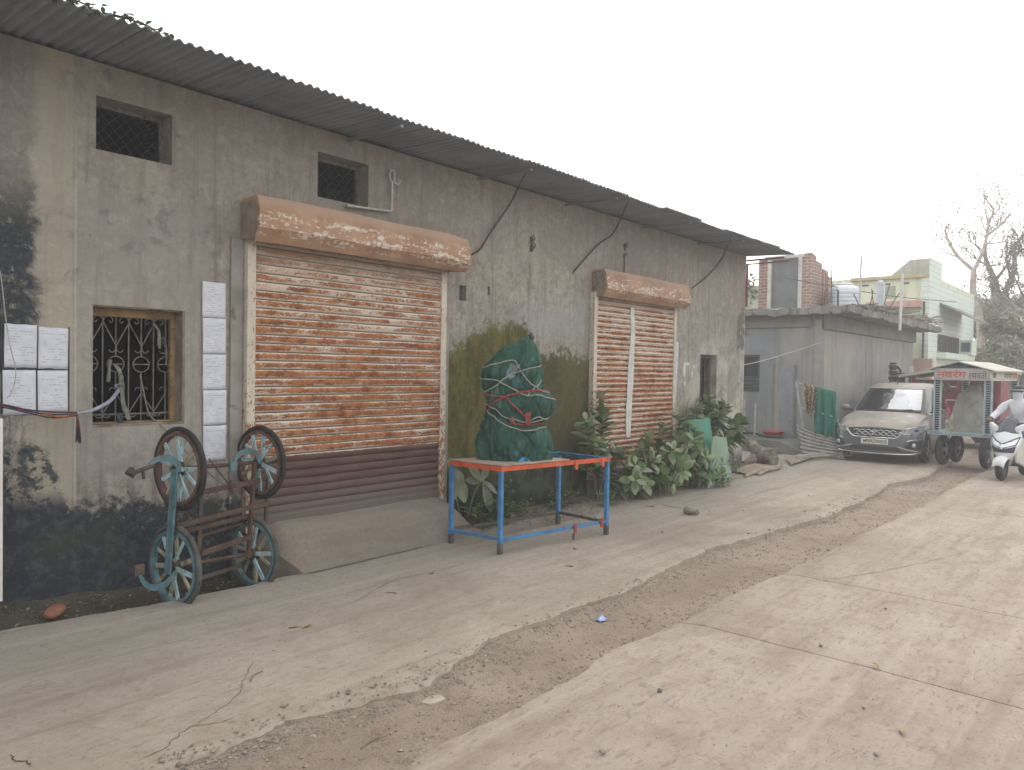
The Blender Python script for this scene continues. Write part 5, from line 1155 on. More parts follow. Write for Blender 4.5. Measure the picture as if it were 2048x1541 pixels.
# ================= MAROON KIOSK VAN
M_MAR=pm('maroon painted steel',(.20,.035,.045),.2,4,.6,0,.1,30,(.13,.03,.035),.4,5,dust=.3);M_WHT=plain('dull white trim',(.5,.47,.45),.6)
kz=empty('maroon_kiosk',(23,4.1,0),'maroon metal kiosk with a pale flat roof, half hidden behind the car and food cart','kiosk')
b=MB();b.bx(22,24.2,3.0,5.0,.35,1.78);b.build('body',M_MAR,kz,W=True,bevel=.03)
b=MB();b.prism([V((21.6,5.25,1.90)),V((21.6,4.4,2.06)),V((21.6,2.85,2.02)),V((21.6,2.85,1.96)),V((21.6,4.4,1.99)),V((21.6,5.25,1.83))],(2.9,0,0));b.build('roof',pm('pale dusty roof sheet',(.42,.40,.33),.12,3,.8),kz,W=True)
for y0 in (4.95,3.9,3.02):
    b=MB();b.bx(21.93,21.99,y0-.04,y0+.04,.35,1.95);b.build('post',M_MAR,kz,W=True)
b=MB()
for z in (1.60,1.25): b.bx(21.97,21.998,3.9,4.6,z,z+.03)
b.build('white_trim',M_WHT,kz,W=True)
b=MB();b.bx(21.965,21.997,4.1,4.85,1.48,1.74);b.build('opening',pm('cluttered dark opening',(.10,.075,.06),.6,9,.8,0,0,10,(.30,.27,.2),.4,14),kz,W=True)
b=MB();b.blob((21.93,4.25,1.18),.11,3,.1,12,8,(.5,1,1));b.build('red_lamp',plain('pinkish red lens',(.50,.10,.11),.3),kz,W=True,smooth=60)
for y0 in (3.25,4.75):
    b=MB();b.torus((22.4,y0,.32),.24,.08,'y',24,8);b.lathe([(0,-.05),(.17,-.05),(.17,.05),(0,.05)],16,(22.4,y0,.32),'y');b.build('wheel',M_TYRE,kz,W=True,smooth=50)
rp_=empty('ribbed_post',(22.0,5.47,0),'dark post of bulging ribs rising behind the car roof','post');q=MB();pr=[(0,0),(.07,0),(.07,1.55)]
for k in range(4): z=1.6+.155*k;pr+=[(.08,z-.02),(.115,z+.03),(.115,z+.09),(.08,z+.125)]
pr+=[(.09,2.23),(0,2.23)]
q.lathe(pr,18);q.build('stack',pm('dusty dark rubber',(.06,.055,.055),.3,6,.8,dust=.7),rp_,smooth=35)
dr=empty('dark_bucket_stand',(22.0,5.27,0),'dark drum with a black hose standing next to the ribbed post','drum');q=MB();q.lathe([(0,0),(.10,0),(.10,1.95),(.09,1.95),(.09,1.7),(0,1.7)],18);q.build('drum',pm('dark grey blue drum',(.06,.075,.09),.2,5,.6),dr,smooth=40)
q=MB();q.tube(catmull([(0,0,1.75),(-.02,.02,2.0),(0,.06,2.08),(0,.12,2.12)],6),.03,7);q.build('hose',plain('black hose',(.02,.022,.028),.5),dr,smooth=60)
q=MB();q.bx(22.2,22.24,5.03,5.13,.0,2.15);tag(q.build('white_board',M_WHT),'narrow white board standing between the drum and the kiosk','board')
# ================= TEXT
def text_mesh(name,body,w,h,mat,parent,M,extr=.002,bold=.0):
    cu=bpy.data.curves.new(name,'FONT');cu.body=body;cu.size=1;cu.extrude=.0;cu.offset=bold;cu.align_x='CENTER';cu.align_y='CENTER'
    o=bpy.data.objects.new(name,cu);COL.objects.link(o)
    dg=bpy.context.evaluated_depsgraph_get();me=bpy.data.meshes.new_from_object(o.evaluated_get(dg));bpy.data.objects.remove(o)
    xs=[v.co.x for v in me.vertices];ys=[v.co.y for v in me.vertices]
    if not xs: return None
    sx=w/(max(xs)-min(xs));sy=h/(max(ys)-min(ys));cx=(max(xs)+min(xs))/2;cy=(max(ys)+min(ys))/2
    for v in me.vertices: v.co=M@V(((v.co.x-cx)*sx,(v.co.y-cy)*sy,0))
    me.materials.clear();me.materials.append(mat);o=bpy.data.objects.new(name,me);COL.objects.link(o);o.parent=parent
    return o
# ================= CAR
random.seed(2)
car=empty('parked_car',(19.10,4.645,.012),'dusty grey-brown people carrier parked facing the camera, with a silver sunshade behind half the windscreen','car',R_(183))
def paint_mat():
    t=NT('dusty car paint');P=t.pos(obj=True);n=t.noise(P,3,5,.65);f=t.noise(P,30,4,.7);nz=t.xyz(t.n('ShaderNodeNewGeometry').outputs['Normal'])[2]
    d=t.mul(t.mr(nz,.15,.85),t.mr(n,.2,.6));d=t.addm(t.mul(d,.8),t.mul(t.mr(f,.55,.7),.10))
    col=t.mx(d,(.115,.12,.137),(.40,.355,.295));t.set(Base_Color=col,Roughness=t.mr(d,0,1,.3,.75),Metallic=.15,Coat_Weight=t.mr(d,0,.6,.5,0.),Coat_Roughness=.15);return t.m
M_CAR=paint_mat();M_GL=plain('dark car glass',(.018,.022,.024),.08,0,.6);M_CHR=plain('chrome trim',(.62,.63,.64),.2,.9);M_BLK=plain('black trim',(.02,.02,.022),.5);M_LENS=plain('headlight lens',(.30,.33,.37),.1,.2,.6)
ST=[(-2.2,.74,.38,.98),(-2.12,.83,.30,1.02),(-1.5,.865,.22,1.05),(0,.868,.2,1.05),(.85,.868,.2,1.05),(1.15,.866,.2,1.03),(1.6,.858,.2,.97),(1.85,.84,.2,.91),(2.03,.79,.2,.85),(2.14,.71,.22,.79),(2.2,.62,.24,.74)]
def stv(x,k): return pl([(s[0],s[k]) for s in ST],x)
def sec(x):
    w,zb,zt=stv(x,1),stv(x,2),stv(x,3);h=zt-zb
    half=[(0,zb),(w*.80,zb),(w*.96,zb+.10*h),(w,zb+.42*h),(w*.995,zb+.62*h),(w*.965,zb+.80*h),(w*.90,zb+.93*h),(w*.70,zt+.005),(w*.35,zt+.02),(0,zt+.025)]
    return [V((x,y,z)) for y,z in half]+[V((x,-y,z)) for y,z in reversed(half[1:-1])]
b=MB();xs=[-2.2,-2.16,-2.12,-1.9,-1.5,-1,-.5,0,.5,.85,1.0,1.15,1.35,1.6,1.75,1.85,1.95,2.03,2.09,2.14,2.18,2.2];b.loft([sec(x) for x in xs]);body=b.build('body',M_CAR,car,smooth=40,bevel=0)
LV=[(1.0,1.12,-2.14,.815),(1.12,.93,-2.12,.80),(1.3,.60,-2.06,.755),(1.45,.33,-1.99,.71),(1.56,.10,-1.9,.665),(1.63,-.12,-1.8,.62),(1.675,-.4,-1.6,.52),(1.69,-.75,-1.3,.35)]
NN=6.
def gp(f,z,front=True,off=0.,side=None):
    a=pl([(l[0],l[1]) for l in LV],z);r=pl([(l[0],l[2]) for l in LV],z);w=pl([(l[0],l[3]) for l in LV],z);cx=(a+r)/2;hx=(a-r)/2
    if side is None:
        ph=math.asin(min(1,abs(f))**(NN/2));x=hx*math.cos(ph)**(2/NN)
        return V((cx+(x+off if front else -x-off),w*f,z+off*.5))
    ph=math.acos(min(1,abs(f))**(NN/2));y=w*math.sin(ph)**(2/NN)
    return V((cx+hx*f,side*(y+off),z))
b=MB();rows=[]
for z,a,r,w in LV:
    ring=[];cx=(a+r)/2;hx=(a-r)/2
    for k in range(64):
        ph=k*math.tau/64;c,s=math.cos(ph),math.sin(ph)
        ring.append(V((cx+hx*math.copysign(abs(c)**(2/NN),c),w*math.copysign(abs(s)**(2/NN),s),z)))
    rows.append(ring)
b.loft(rows);b.build('roof_cabin',M_CAR,car,smooth=50)
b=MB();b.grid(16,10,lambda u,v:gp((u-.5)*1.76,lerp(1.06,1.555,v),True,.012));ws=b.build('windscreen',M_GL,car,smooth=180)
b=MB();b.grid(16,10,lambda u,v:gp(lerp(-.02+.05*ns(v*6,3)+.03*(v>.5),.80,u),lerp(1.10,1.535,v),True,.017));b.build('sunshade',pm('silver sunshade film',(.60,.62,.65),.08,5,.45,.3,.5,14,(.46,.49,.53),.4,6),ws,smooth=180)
for s,f0,f1,nm in ((1,.40,.70,'quarter_glass'),(1,-.02,.37,'side_window'),(1,-.5,-.06,'side_window'),(-1,.40,.70,'quarter_glass'),(-1,-.02,.37,'side_window'),(-1,-.5,-.06,'side_window'),(1,-.86,-.54,'side_window'),(-1,-.86,-.54,'side_window')):
    b=MB();b.grid(8,8,lambda u,v:gp(lerp(f0,lerp(f1,f0+.06,v) if nm=='quarter_glass' else f1,u),lerp(1.08,1.50,v),True,.010,s));b.build(nm,M_GL,car,smooth=180)
    if nm=='side_window':
        b=MB();b.tube([gp(lerp(f0,f1,k/8),1.515,True,.014,s) for k in range(9)],.014,5);b.build('window_trim',M_BLK,car)
def fx(y):
    y=abs(y);pts=sorted([(s[1],s[0]) for s in ST if s[0]>=.85]);return pl(pts,y)
def fp(y,z,off=.01):
    y_=max(-.86,min(.86,y));x=fx(y_) if abs(y_)>.62 else 2.2
    n=V((1,0,0)) if abs(y_)<.6 else V((.75,math.copysign(.65,y_),0));return V((x,y,z))+n*off
def patch(poly,off,name,mat,par=car,th=.0):
    # poly: (y,z) quad corners order: lower-in, lower-out, upper-out, upper-in
    m=MB();(a,b_,c,d)=[V((p[0],p[1],0)) for p in poly]
    m.grid(9,4,lambda u,v:(lambda q:fp(q.x,q.y,off))(a.lerp(b_,u).lerp(d.lerp(c,u),v)));return m.build(name,mat,par,smooth=60)
def strip(pts,r,name,mat,par=car):
    m=MB();m.tube(catmull([fp(y,z,.014) for y,z in pts],5),r,6);return m.build(name,mat,par,smooth=60)
gr_=patch([(-.40,.565),(.40,.565),(.52,.735),(-.52,.735)],.008,'grille',M_BLK)
strip([(-.56,.715),(-.43,.565),(-.2,.55),(.2,.55),(.43,.565),(.56,.715)],.013,'grille_surround',M_CHR,gr_)
for k in range(3):
    for j in range(7):
        y0=-.42+.12*j+(.06 if k==1 else 0);z0=.588+.046*k
        if abs(y0+.06)<.52-.05*(2-k)*.5: strip([(y0,z0),(y0+.035,z0+.024),(y0+.075,z0+.024),(y0+.115,z0+.0)],.007,'grille_bar',M_CHR,gr_)
m=MB();
for seg in ([(.06,.70),(-.055,.665),(.01,.645)],[(.055,.668),(-.01,.69),(.06,.70)],[(.01,.645),(.055,.668),(-.06,.628)],[(-.06,.628),(-.01,.612),(.01,.645)]): m.tube([fp(y,z,.03) for y,z in seg],.009,5)
m.build('emblem',M_CHR,gr_)
for s in(-1,1):
    h=patch([(s*.52,.645),(s*.84,.685),(s*.86,.815),(s*.56,.745)],.012,'headlight',M_LENS)
    patch([(s*.58,.668),(s*.71,.685),(s*.71,.745),(s*.60,.73)],.018,'reflector',plain('bright reflector',(.45,.48,.52),.15,.6),h);patch([(s*.73,.70),(s*.79,.71),(s*.79,.75),(s*.73,.745)],.018,'reflector',M_BLK,h)
    strip([(s*.52,.735),(s*.62,.76),(s*.75,.795),(s*.86,.83)],.010,'headlight_trim',M_CHR)
    strip([(s*.47,.69),(s*.55,.65),(s*.66,.645)],.009,'headlight_trim',M_CHR)
    patch([(s*.55,.33),(s*.82,.34),(s*.83,.50),(s*.66,.49)],.010,'fog_recess',M_BLK)
    strip([(s*.60,.50),(s*.70,.525),(s*.84,.535)],.012,'fog_trim',M_CHR)
    m=MB();m.blob(fp(s*.72,.42,.01),.045,1,.0,12,8,(.6,1,1));m.build('fog_lamp',plain('fog lens',(.5,.52,.54),.15,.3),car,smooth=60)
    strip([(s*.45,.37),(s*.6,.33),(s*.78,.285)],.016,'bumper_blade',plain('pale grey trim',(.33,.34,.35),.4))
strip([(-.82,.27),(-.7,.235),(-.4,.215),(0,.21),(.4,.215),(.7,.235),(.82,.27)],.013,'bumper_lip',M_CHR)
patch([(-.5,.27),(.5,.27),(.46,.36),(-.46,.36)],.006,'lower_grille',M_BLK)
m=MB();m.bx(2.215,2.228,-.265,.265,.405,.525);pl_=m.build('number_plate',plain('plate white',(.62,.62,.58),.5),car,bevel=.003)
m=MB();m.bx(2.212,2.216,-.275,.275,.395,.535);m.build('plate_frame',M_BLK,pl_)
text_mesh('plate_text','MP09ZW0535',.46,.075,M_BLK,pl_,Matrix(((0,0,0,2.2305),(1,0,0,.012),(0,1,0,.465),(0,0,0,1)))@Matrix.Identity(4) if False else Matrix(((0,0,1,2.2305),(1,0,0,.012),(0,1,0,.465),(0,0,0,1))),bold=.02)
strip_=MB();strip_.tube(catmull([gp(-.82,1.055,True,.03),gp(0,1.05,True,.04),gp(.82,1.055,True,.03)],6),.02,6);strip_.build('cowl',M_BLK,car,smooth=60)
for a,b2 in ((-.1,.62),(.25,-.45)):
    m=MB();m.tube([gp(a,1.065,True,.035),gp(b2,1.10,True,.032)],.010,5);m.build('wiper',M_BLK,car)
for s in(-1,1):
    m=MB();m.blob((.72,s*.95,1.10),.11,2,.05,14,10,(.55,1.0,.72));mi=m.build('mirror',M_CAR,car,smooth=60);m=MB();m.tube([(.74,s*.80,1.06),(.73,s*.92,1.08)],.025,6);m.build('mirror_arm',M_BLK,mi)
    for xx in (1.33,-1.40):
        m=MB();m.lathe([(0,-.03),(.365,-.03),(.375,0),(.365,.006),(0,.006)],32,(xx,s*.862,.33),'y');m.build('wheel_arch',M_BLK,car,smooth=40)
        m=MB();m.torus((xx,s*.795,.312),.235,.077,'y',32,10,flat=1.2);w=m.build('wheel',M_TYRE,car,smooth=60)
        m=MB();m.lathe([(0,-.06),(.19,-.06),(.2,.0),(.19,.055),(.12,.045),(.05,.06),(0,.06)],28,(xx,s*.81,.312),'y');rm=m.build('rim',pm('dusty alloy',(.25,.24,.23),.2,8,.5,.5),w,smooth=40)
        m=MB()
        for k in range(7):
            a=k*math.tau/7;m.bar((xx+.05*math.cos(a),s*.875,.312+.05*math.sin(a)),(xx+.185*math.cos(a),s*.872,.312+.185*math.sin(a)),.04,.012,up=(0,1,0))
        m.build('rim_spoke',pm('alloy spoke',(.32,.31,.30),.2,8,.45,.5),rm)
    for x0,x1 in ((-.02,.86),(-.98,-.04)):
        m=MB();m.bx(x0+.12,x0+.28,s*.868,s*.892,.88,.915);m.build('door_handle',M_CAR,car,bevel=.008)
        m=MB();m.bx(x0-.006,x0+.004,s*.862,s*.872,.30,1.0);m.build('door_seam',M_BLK,car)
    m=MB();m.bx(-1.0,.95,s*.860,s*.878,.285,.335);m.build('side_skirt',M_BLK,car,bevel=.008)
    m=MB();m.blob((-2.1,s*.74,.95),.12,1,.0,10,8,(.4,.7,1.4));m.build('tail_light',plain('tail lens',(.3,.02,.02),.2),car,smooth=60)
m=MB();m.tube([(-.25,-.05,1.655),(-.33,-.05,1.78)],[.012,.005],6);m.build('aerial',M_BLK,car)
# ================= FOOD CART
fc=empty('juice_cart',(18.25,2.95,.0),'pale blue wheeled street cart with gable roof and painted sign boards, beside the car','food cart',R_(-9))
# local: x away from camera, y left
M_CB=pm('faded pale blue paint',(.31,.40,.42),.15,7,.7,0,.1,40,(.17,.22,.23),.38,16);M_CBD=pm('teal grey planks',(.17,.26,.26),.25,7,.8,0,.2,40,(.30,.36,.34),.4,10)
M_BOARD=pm('dirty sign board',(.34,.33,.32),.12,5,.8,0,.1,40,(.25,.24,.22),.42,6)
X0,X1,YL,YR=-.70,.85,.52,-.50
b=MB();b.bx(X0-.06,X1+.06,YR-.04,YL+.10,.66,.72)
b.build('deck',M_CBD,fc,bevel=.006)
b=MB()
for k in range(3): b.bx(X0-.075,X0-.061,YR-.04,YL+.10,.655+.024*k,.672+.024*k)
b.build('front_plank',M_CB,fc)
b=MB();b.bx(X0-.1,X0+.2,YL+.101,YL+.22,.70,.73);b.build('side_shelf',M_CBD,fc)
for (x,y) in ((X0,YL-.06),(X0,YR+.02),(X1,YL-.06),(X1,YR+.02)):
    b=MB()
    for dy in (-.06,.06): b.bx(x-.012,x+.012,y+dy-.016,y+dy+.016,.72,1.84)
    b.bx(x+.013,x+.02,y-.055,y+.055,.72,1.84);ps=b.build('post',M_CB,fc)
    b=MB()
    for k in range(22): b.bx(x-.010,x+.0125,y-.044,y+.044,.76+.048*k,.782+.048*k)
    b.build('ladder_bars',M_BLK if y>0 else pm('dark slat',(.06,.065,.09),.3,9,.7),ps)
b=MB();b.prism([V((X0-.10,.66,2.03)),V((X0-.10,.05,2.20)),V((X0-.10,-.62,2.01)),V((X0-.10,-.62,1.99)),V((X0-.10,.05,2.175)),V((X0-.10,.66,2.01))],(X1-X0+.3,0,0))
b.build('roof',pm('pale dusty roof tin',(.45,.42,.36),.1,5,.7,0,.1,30,(.34,.31,.26),.4,6),fc)
b=MB();b.prism([V((X0-.03,.60,2.012)),V((X0-.03,.05,2.165)),V((X0-.03,-.56,2.002))],(.02,0,0));b.prism([V((X1-.01,.60,2.012)),V((X1-.01,.05,2.165)),V((X1-.01,-.56,2.002))],(.02,0,0));b.build('gable_panel',pm('dark blue gable',(.045,.06,.085),.3,7,.7),fc)
b=MB();b.bx(X0-.065,X0-.045,-.50,.50,1.80,2.045);fb_=b.build('front_sign',M_BOARD,fc)
b=MB();b.bx(X0-.05,X1+.05,-.525,-.505,1.80,1.985);sb_=b.build('side_sign',pm('pale side sign',(.46,.44,.38),.12,5,.8),fc)
b=MB();b.bx(X0-.05,X1+.05,.505,.525,1.83,1.985);b.build('side_sign',M_BOARD,fc)
M_TR=plain('red sign paint',(.42,.06,.045),.7);M_TK=plain('black sign paint',(.035,.035,.045),.7)
def front_M(cy,cz): return Matrix(((0,0,-1,X0-.0665),(-1,0,0,cy),(0,1,0,cz),(0,0,0,1)))
def side_M(cx,cz): return Matrix(((1,0,0,cx),(0,0,-1,-.5265),(0,1,0,cz),(0,0,0,1)))
text_mesh('red_lettering','नवरंग',.55,.165,M_TR,fb_,front_M(.18,1.93),bold=.022)
text_mesh('black_lettering','रसवंती',.33,.16,M_TK,fb_,front_M(-.30,1.915),bold=.0)
text_mesh('black_lettering','नवरंग',.55,.135,M_TK,sb_,side_M(.28,1.915),bold=.015)
b=MB();b.bx(.58,.85,-.5275,-.5262,1.85,1.97);b.build('red_panel',plain('faded red panel',(.42,.15,.11),.8),sb_)
b=MB();b.bx(-.62,-.42,-.5275,-.5262,1.86,1.965);b.build('brown_panel',plain('brown panel',(.16,.13,.11),.8),sb_)
for (x,y) in ((X0+.18,YL-.13),(X0+.92,YL-.13),(X0+.18,YR+.07),(X0+.92,YR+.07)):
    b=MB();b.torus((x,y,.325),.255,.068,'y',32,10,flat=.9);w=b.build('wheel',M_TYRE,fc,smooth=60)
    b=MB();b.torus((x,y,.325),.195,.022,'y',28,6);b.lathe([(0,-.07),(.05,-.07),(.06,0),(.05,.07),(0,.07)],14,(x,y,.325),'y');b.build('rim',pm('dusty rim',(.24,.23,.22),.2,9,.6,.3),w,smooth=50)
    b=MB()
    for k in range(10):
        a=k*math.tau/10;b.tube([(x+.04*math.cos(a),y+.02*(-1)**k,.325+.04*math.sin(a)),(x+.19*math.cos(a),y,.325+.19*math.sin(a))],.006,4)
    b.build('spoke',M_STEEL,w)
    b=MB();b.bx(x-.03,x+.03,y-.05,y+.05,.325+.335,.66);b.build('bracket',M_CB,fc)
b=MB();b.prism([V((X0-.02,-.18,.659)),V((X0-.02,-.50,.659)),V((X0-.02,-.46,.53)),V((X0-.02,-.28,.53))],(.5,0,0));b.build('under_tray',M_STEEL,fc)
# covered juice machine on the deck
lump=empty('covered_machine',(18.2,2.98,.722),'machine shrouded in a draped grey cloth standing on the food cart','covered machine',R_(-9))
def lf_(u,v):
    th=u*math.tau;z=1.03*(1-v)
    w=pl([(0,.41),(.1,.38),(.5,.33),(.7,.31),(.8,.29),(.86,.21),(.95,.18),(1.0,.12),(1.04,.02)],z);c=pl([(0,.06),(.5,.0),(.8,-.05),(1.03,-.10)],z)
    k=1+.06*fb(math.cos(th)*1.6,math.sin(th)*1.6,z*1.6,4)+(.035+.05*(1-z))*math.sin(th*6+2.5*math.sin(z*3+th))*.8
    return V((math.sin(th)*w*.85*k,math.cos(th)*w*k+c,z+.02*ns(th*2,z*5)))
b=MB();b.grid(80,40,lf_,True);b.build('grey_cover',pm('grey draped cover',(.27,.265,.24),.2,4,.85,0,.25,14,(.19,.19,.17),.4,6),lump,smooth=75)
b=MB();b.grid(30,8,lambda u,v:lf_(.20+.4*u,.06+.24*v)+V((-.02,0,0)));b.build('dark_top_cloth',pm('dark top cloth',(.10,.105,.10),.3,7,.9),lump,smooth=75)
b=MB();b.grid(12,14,lambda u,v:V((-.22+.02*math.sin(v*7),.30+.14*u,.02+.34*v*(1-.45*u)+.03*math.sin(u*9))));tag(b.build('bag',pm('cream sack',(.33,.31,.25),.15,6,.85),None,smooth=180,solid=.01),'small cream sack standing at the left of the covered machine','sack').location=(18.0,2.95,.72)
# ================= SCOOTER AND RIDER
yw_=R_(171);SL=V((16.55,2.02,0))
so=empty('white_scooter',SL,'white scooter with dark windshield and lit-looking headlamp, ridden towards the camera at right edge','scooter',yw_)
M_SW=plain('white scooter paint',(.62,.64,.66),.25,0,.5);M_SC=pm('cream side panel',(.50,.49,.43),.1,5,.4);M_NV=plain('dark navy plastic',(.025,.032,.06),.4)
for x in(.63,-.63):
    m=MB();m.torus((x,0,.215),.155,.06,'y',30,10,flat=.95);w=m.build('wheel',M_TYRE,so,smooth=60);m=MB();m.lathe([(0,-.05),(.11,-.05),(.12,0),(.11,.05),(0,.05)],20,(x,0,.215),'y');m.build('rim',M_BLK,w,smooth=40)
def apr(z):
    w=pl([(.28,.08),(.40,.13),(.52,.19),(.66,.235),(.78,.24),(.88,.20),(.96,.13)],z);xf=pl([(.28,.56),(.45,.66),(.60,.665),(.75,.60),(.88,.50),(.96,.42)],z);return w,xf
b=MB();rows=[]
for i in range(16):
    z=.28+.68*i/15;w,xf=apr(z);ring=[V((xf-.16*(abs(t)**1.8),w*t,z)) for t in [k/8-1 for k in range(17)]]+[V((xf-.20,w*t,z)) for t in (1,.5,0,-.5,-1)]
    rows.append(ring)
b.loft(rows);b.build('front_apron',M_SW,so,smooth=45)
def ap(t,z,off=.008):
    w,xf=apr(z);return V((xf-.16*abs(t)**1.8+off,w*t*1.01,z))
b=MB();b.grid(17,6,lambda u,v:ap((u-.5)*1.9,lerp(.575+.07*abs(2*u-1),.665+.145*abs(2*u-1)**1.2,v),.010));hl=b.build('headlamp',plain('headlamp lens',(.78,.80,.82),.12,.1,.7),so,smooth=60)
for s in(-1,1):
    b=MB();b.tube([ap(s*.05,.672,.016),ap(s*.5,.73,.016),ap(s*.95,.80,.016)],.012,5);b.tube([ap(s*.95,.80,.016),ap(s*.8,.655,.016),ap(s*.1,.595,.016)],.012,5);b.build('lamp_border',M_NV,hl)
b=MB();b.grid(15,5,lambda u,v:ap((u-.5)*1.7,lerp(.515,.57+.06*abs(2*u-1),v),.011));b.build('chin_panel',M_NV,so,smooth=60)
b=MB();b.grid(12,14,lambda u,v:V((.50-.12*v-.10*abs(2*u-1)**2-.03*v*v,(u-.5)*2*.18*math.sqrt(max(.02,1-(max(0,v-.35)/.66)**2)),.86+.29*v)));b.build('windshield',plain('smoked windshield',(.06,.065,.085),.12,0,.6),so,smooth=180,solid=.006)
b=MB();b.grid(12,6,lambda u,v:V((.63+.23*math.sin(lerp(-1.2,1.25,v)) ,(u-.5)*.17*(1+.25*math.cos(lerp(-1.2,1.25,v))),.215+.245*math.cos(lerp(-1.2,1.25,v))-.05*abs(2*u-1)**2)));b.build('front_fender',M_SW,so,smooth=180,solid=.012)
for s in(-1,1):
    b=MB();b.tube([(.58,s*.07,.22),(.50,s*.075,.55)],.022,7);b.build('fork',M_BLK,so)
b=MB();b.tube(catmull([(.28,-.36,1.06),(.33,-.2,1.04),(.38,0,1.00),(.33,.2,1.04),(.28,.36,1.06)],5),.016,7);hb=b.build('handlebar',M_BLK,so,smooth=60)
for s in(-1,1):
    b=MB();b.tube([(.28,s*.37,1.06),(.315,s*.25,1.05)],.024,8);b.build('grip',M_BLK,hb,smooth=60)
    b=MB();b.loft([[V((x,s*y+dy,z+dz)) for dy,dz in ((-.035,-.05),(.035,-.05),(.035,.05),(-.035,.05))] for x,y,z in ((.42,.16,.92),(.36,.25,.98),(.32,.28,1.0))]);b.build('lever_cowl',M_SW,so,smooth=30,bevel=.008)
    b=MB();b.loft([[V((x,s*(y),z)),V((x,s*(y+.03),z+.02)),V((x,s*(y+.03),z+h)),V((x,s*y,z+h))] for x,y,z,h in ((.50,.17,.34,.42),(.30,.24,.26,.52),(.05,.22,.20,.20),(-.15,.20,.22,.18))]);b.build('leg_shield',M_SC,so,smooth=40)
b=MB();b.bx(-.25,.42,-.20,.20,.26,.32);b.build('floorboard',M_BLK,so,bevel=.01)
b=MB();b.loft([[V((x,y*w,z0+(z1-z0)*t)) for y,t in ((-1,0.15),(-.8,0),(.8,0),(1,.15),(1,.75),(.75,1),(-.75,1),(-1,.75))] for x,w,z0,z1 in ((-.12,.14,.30,.70),(-.3,.19,.34,.74),(-.6,.20,.42,.77),(-.85,.15,.55,.78),(-.98,.08,.66,.76))]);b.build('rear_body',M_SW,so,smooth=40)
b=MB();b.loft([[V((x,y*w,z0+h*t)) for y,t in ((-1,.1),(-.9,0),(.9,0),(1,.1),(.85,1),(-.85,1))] for x,w,z0,h in ((-.10,.12,.70,.05),(-.25,.16,.74,.07),(-.6,.16,.77,.07),(-.9,.11,.78,.05))]);b.build('seat',M_BLK,so,smooth=40)
b=MB();b.tube([(-.55,-.12,.26),(-.95,-.16,.34)],.05,8);b.build('exhaust',M_STEEL,so,smooth=60)
# rider
rider=empty('person',SL,'rider in a pale shirt, white face scarf and dark cap steering the white scooter','person',yw_)
J={};E_l=[]
def jv(n,p,r): J[n]=(V(p),r)
jv('pel',(-.30,0,.92),.135);jv('wai',(-.27,0,1.06),.125);jv('che',(-.22,0,1.24),.145);jv('upc',(-.20,0,1.37),.115);jv('nec',(-.17,0,1.465),.056);jv('hd1',(-.145,0,1.55),.082);jv('hd2',(-.14,0,1.64),.092);jv('hd3',(-.14,0,1.70),.06)
for a,b_ in (('pel','wai'),('wai','che'),('che','upc'),('upc','nec'),('nec','hd1'),('hd1','hd2'),('hd2','hd3')):E_l.append((a,b_))
for s,n in((-1,'r'),(1,'l')):
    for k,p,r in (('sh',(-.19,s*.185,1.375),.068),('el',(.0,s*.315,1.17),.048),('wr',(.225,s*.325,1.085),.032),('pa',(.285,s*.32,1.085),.036),
                  ('hi',(-.24,s*.10,.90),.10),('kn',(.19,s*.17,.86),.068),('ca',(.17,s*.16,.62),.06),('an',(.10,s*.14,.37),.042),('he',(.06,s*.14,.335),.045),('to',(.27,s*.16,.335),.034)): jv(k+n,(p[0],p[1],p[2]),r)
    for a,b_ in (('upc','sh'),('sh','el'),('el','wr'),('wr','pa'),):E_l.append((a if a=='upc' else a+n,b_+n))
    for a,b_ in (('pel','hi'),('hi','kn'),('kn','ca'),('ca','an'),('an','he'),('he','to')):E_l.append((a if a=='pel' else a+n,b_+n))
    for i,dy in enumerate((-.036,-.013,.010,.032)):
        y=s*(.318)+dy
        jv(f'f{i}a{n}',(.318,y,1.098),.0105);jv(f'f{i}b{n}',(.345-.004*abs(i-1.5),y,1.078),.0095);jv(f'f{i}c{n}',(.335,y,1.045),.0085);jv(f'f{i}d{n}',(.308,y,1.035),.008)
        E_l+= [('pa'+n,f'f{i}a{n}'),(f'f{i}a{n}',f'f{i}b{n}'),(f'f{i}b{n}',f'f{i}c{n}'),(f'f{i}c{n}',f'f{i}d{n}')]
    jv('t1'+n,(.272,s*.275,1.07),.012);jv('t2'+n,(.29,s*.262,1.045),.010);jv('t3'+n,(.315,s*.268,1.035),.009);E_l+=[('pa'+n,'t1'+n),('t1'+n,'t2'+n),('t2'+n,'t3'+n)]
names=list(J);bm=bmesh.new();sk=bm.verts.layers.skin.verify();vv={}
for n in names:
    v=bm.verts.new(J[n][0]);r=J[n][1];v[sk].radius=(r,r*(1.0 if n not in('che','upc','wai','pel') else .95));v[sk].use_root=(n=='pel');vv[n]=v
for a,b_ in E_l: bm.edges.new((vv[a],vv[b_]))
me=bpy.data.meshes.new('person');bm.to_mesh(me);bm.free()
tmp=bpy.data.objects.new('tmp',me);COL.objects.link(tmp);md=tmp.modifiers.new('s','SKIN');md.use_smooth_shade=True;tmp.modifiers.new('d','SUBSURF').levels=2
dg=bpy.context.evaluated_depsgraph_get();bme=bpy.data.meshes.new_from_object(tmp.evaluated_get(dg));bpy.data.objects.remove(tmp)
bme.materials.clear();bme.materials.append(pm('brown skin',(.20,.105,.07),.12,9,.6));bme.polygons.foreach_set('use_smooth',[True]*len(bme.polygons))
bo=bpy.data.objects.new('body',bme);COL.objects.link(bo);bo.parent=rider
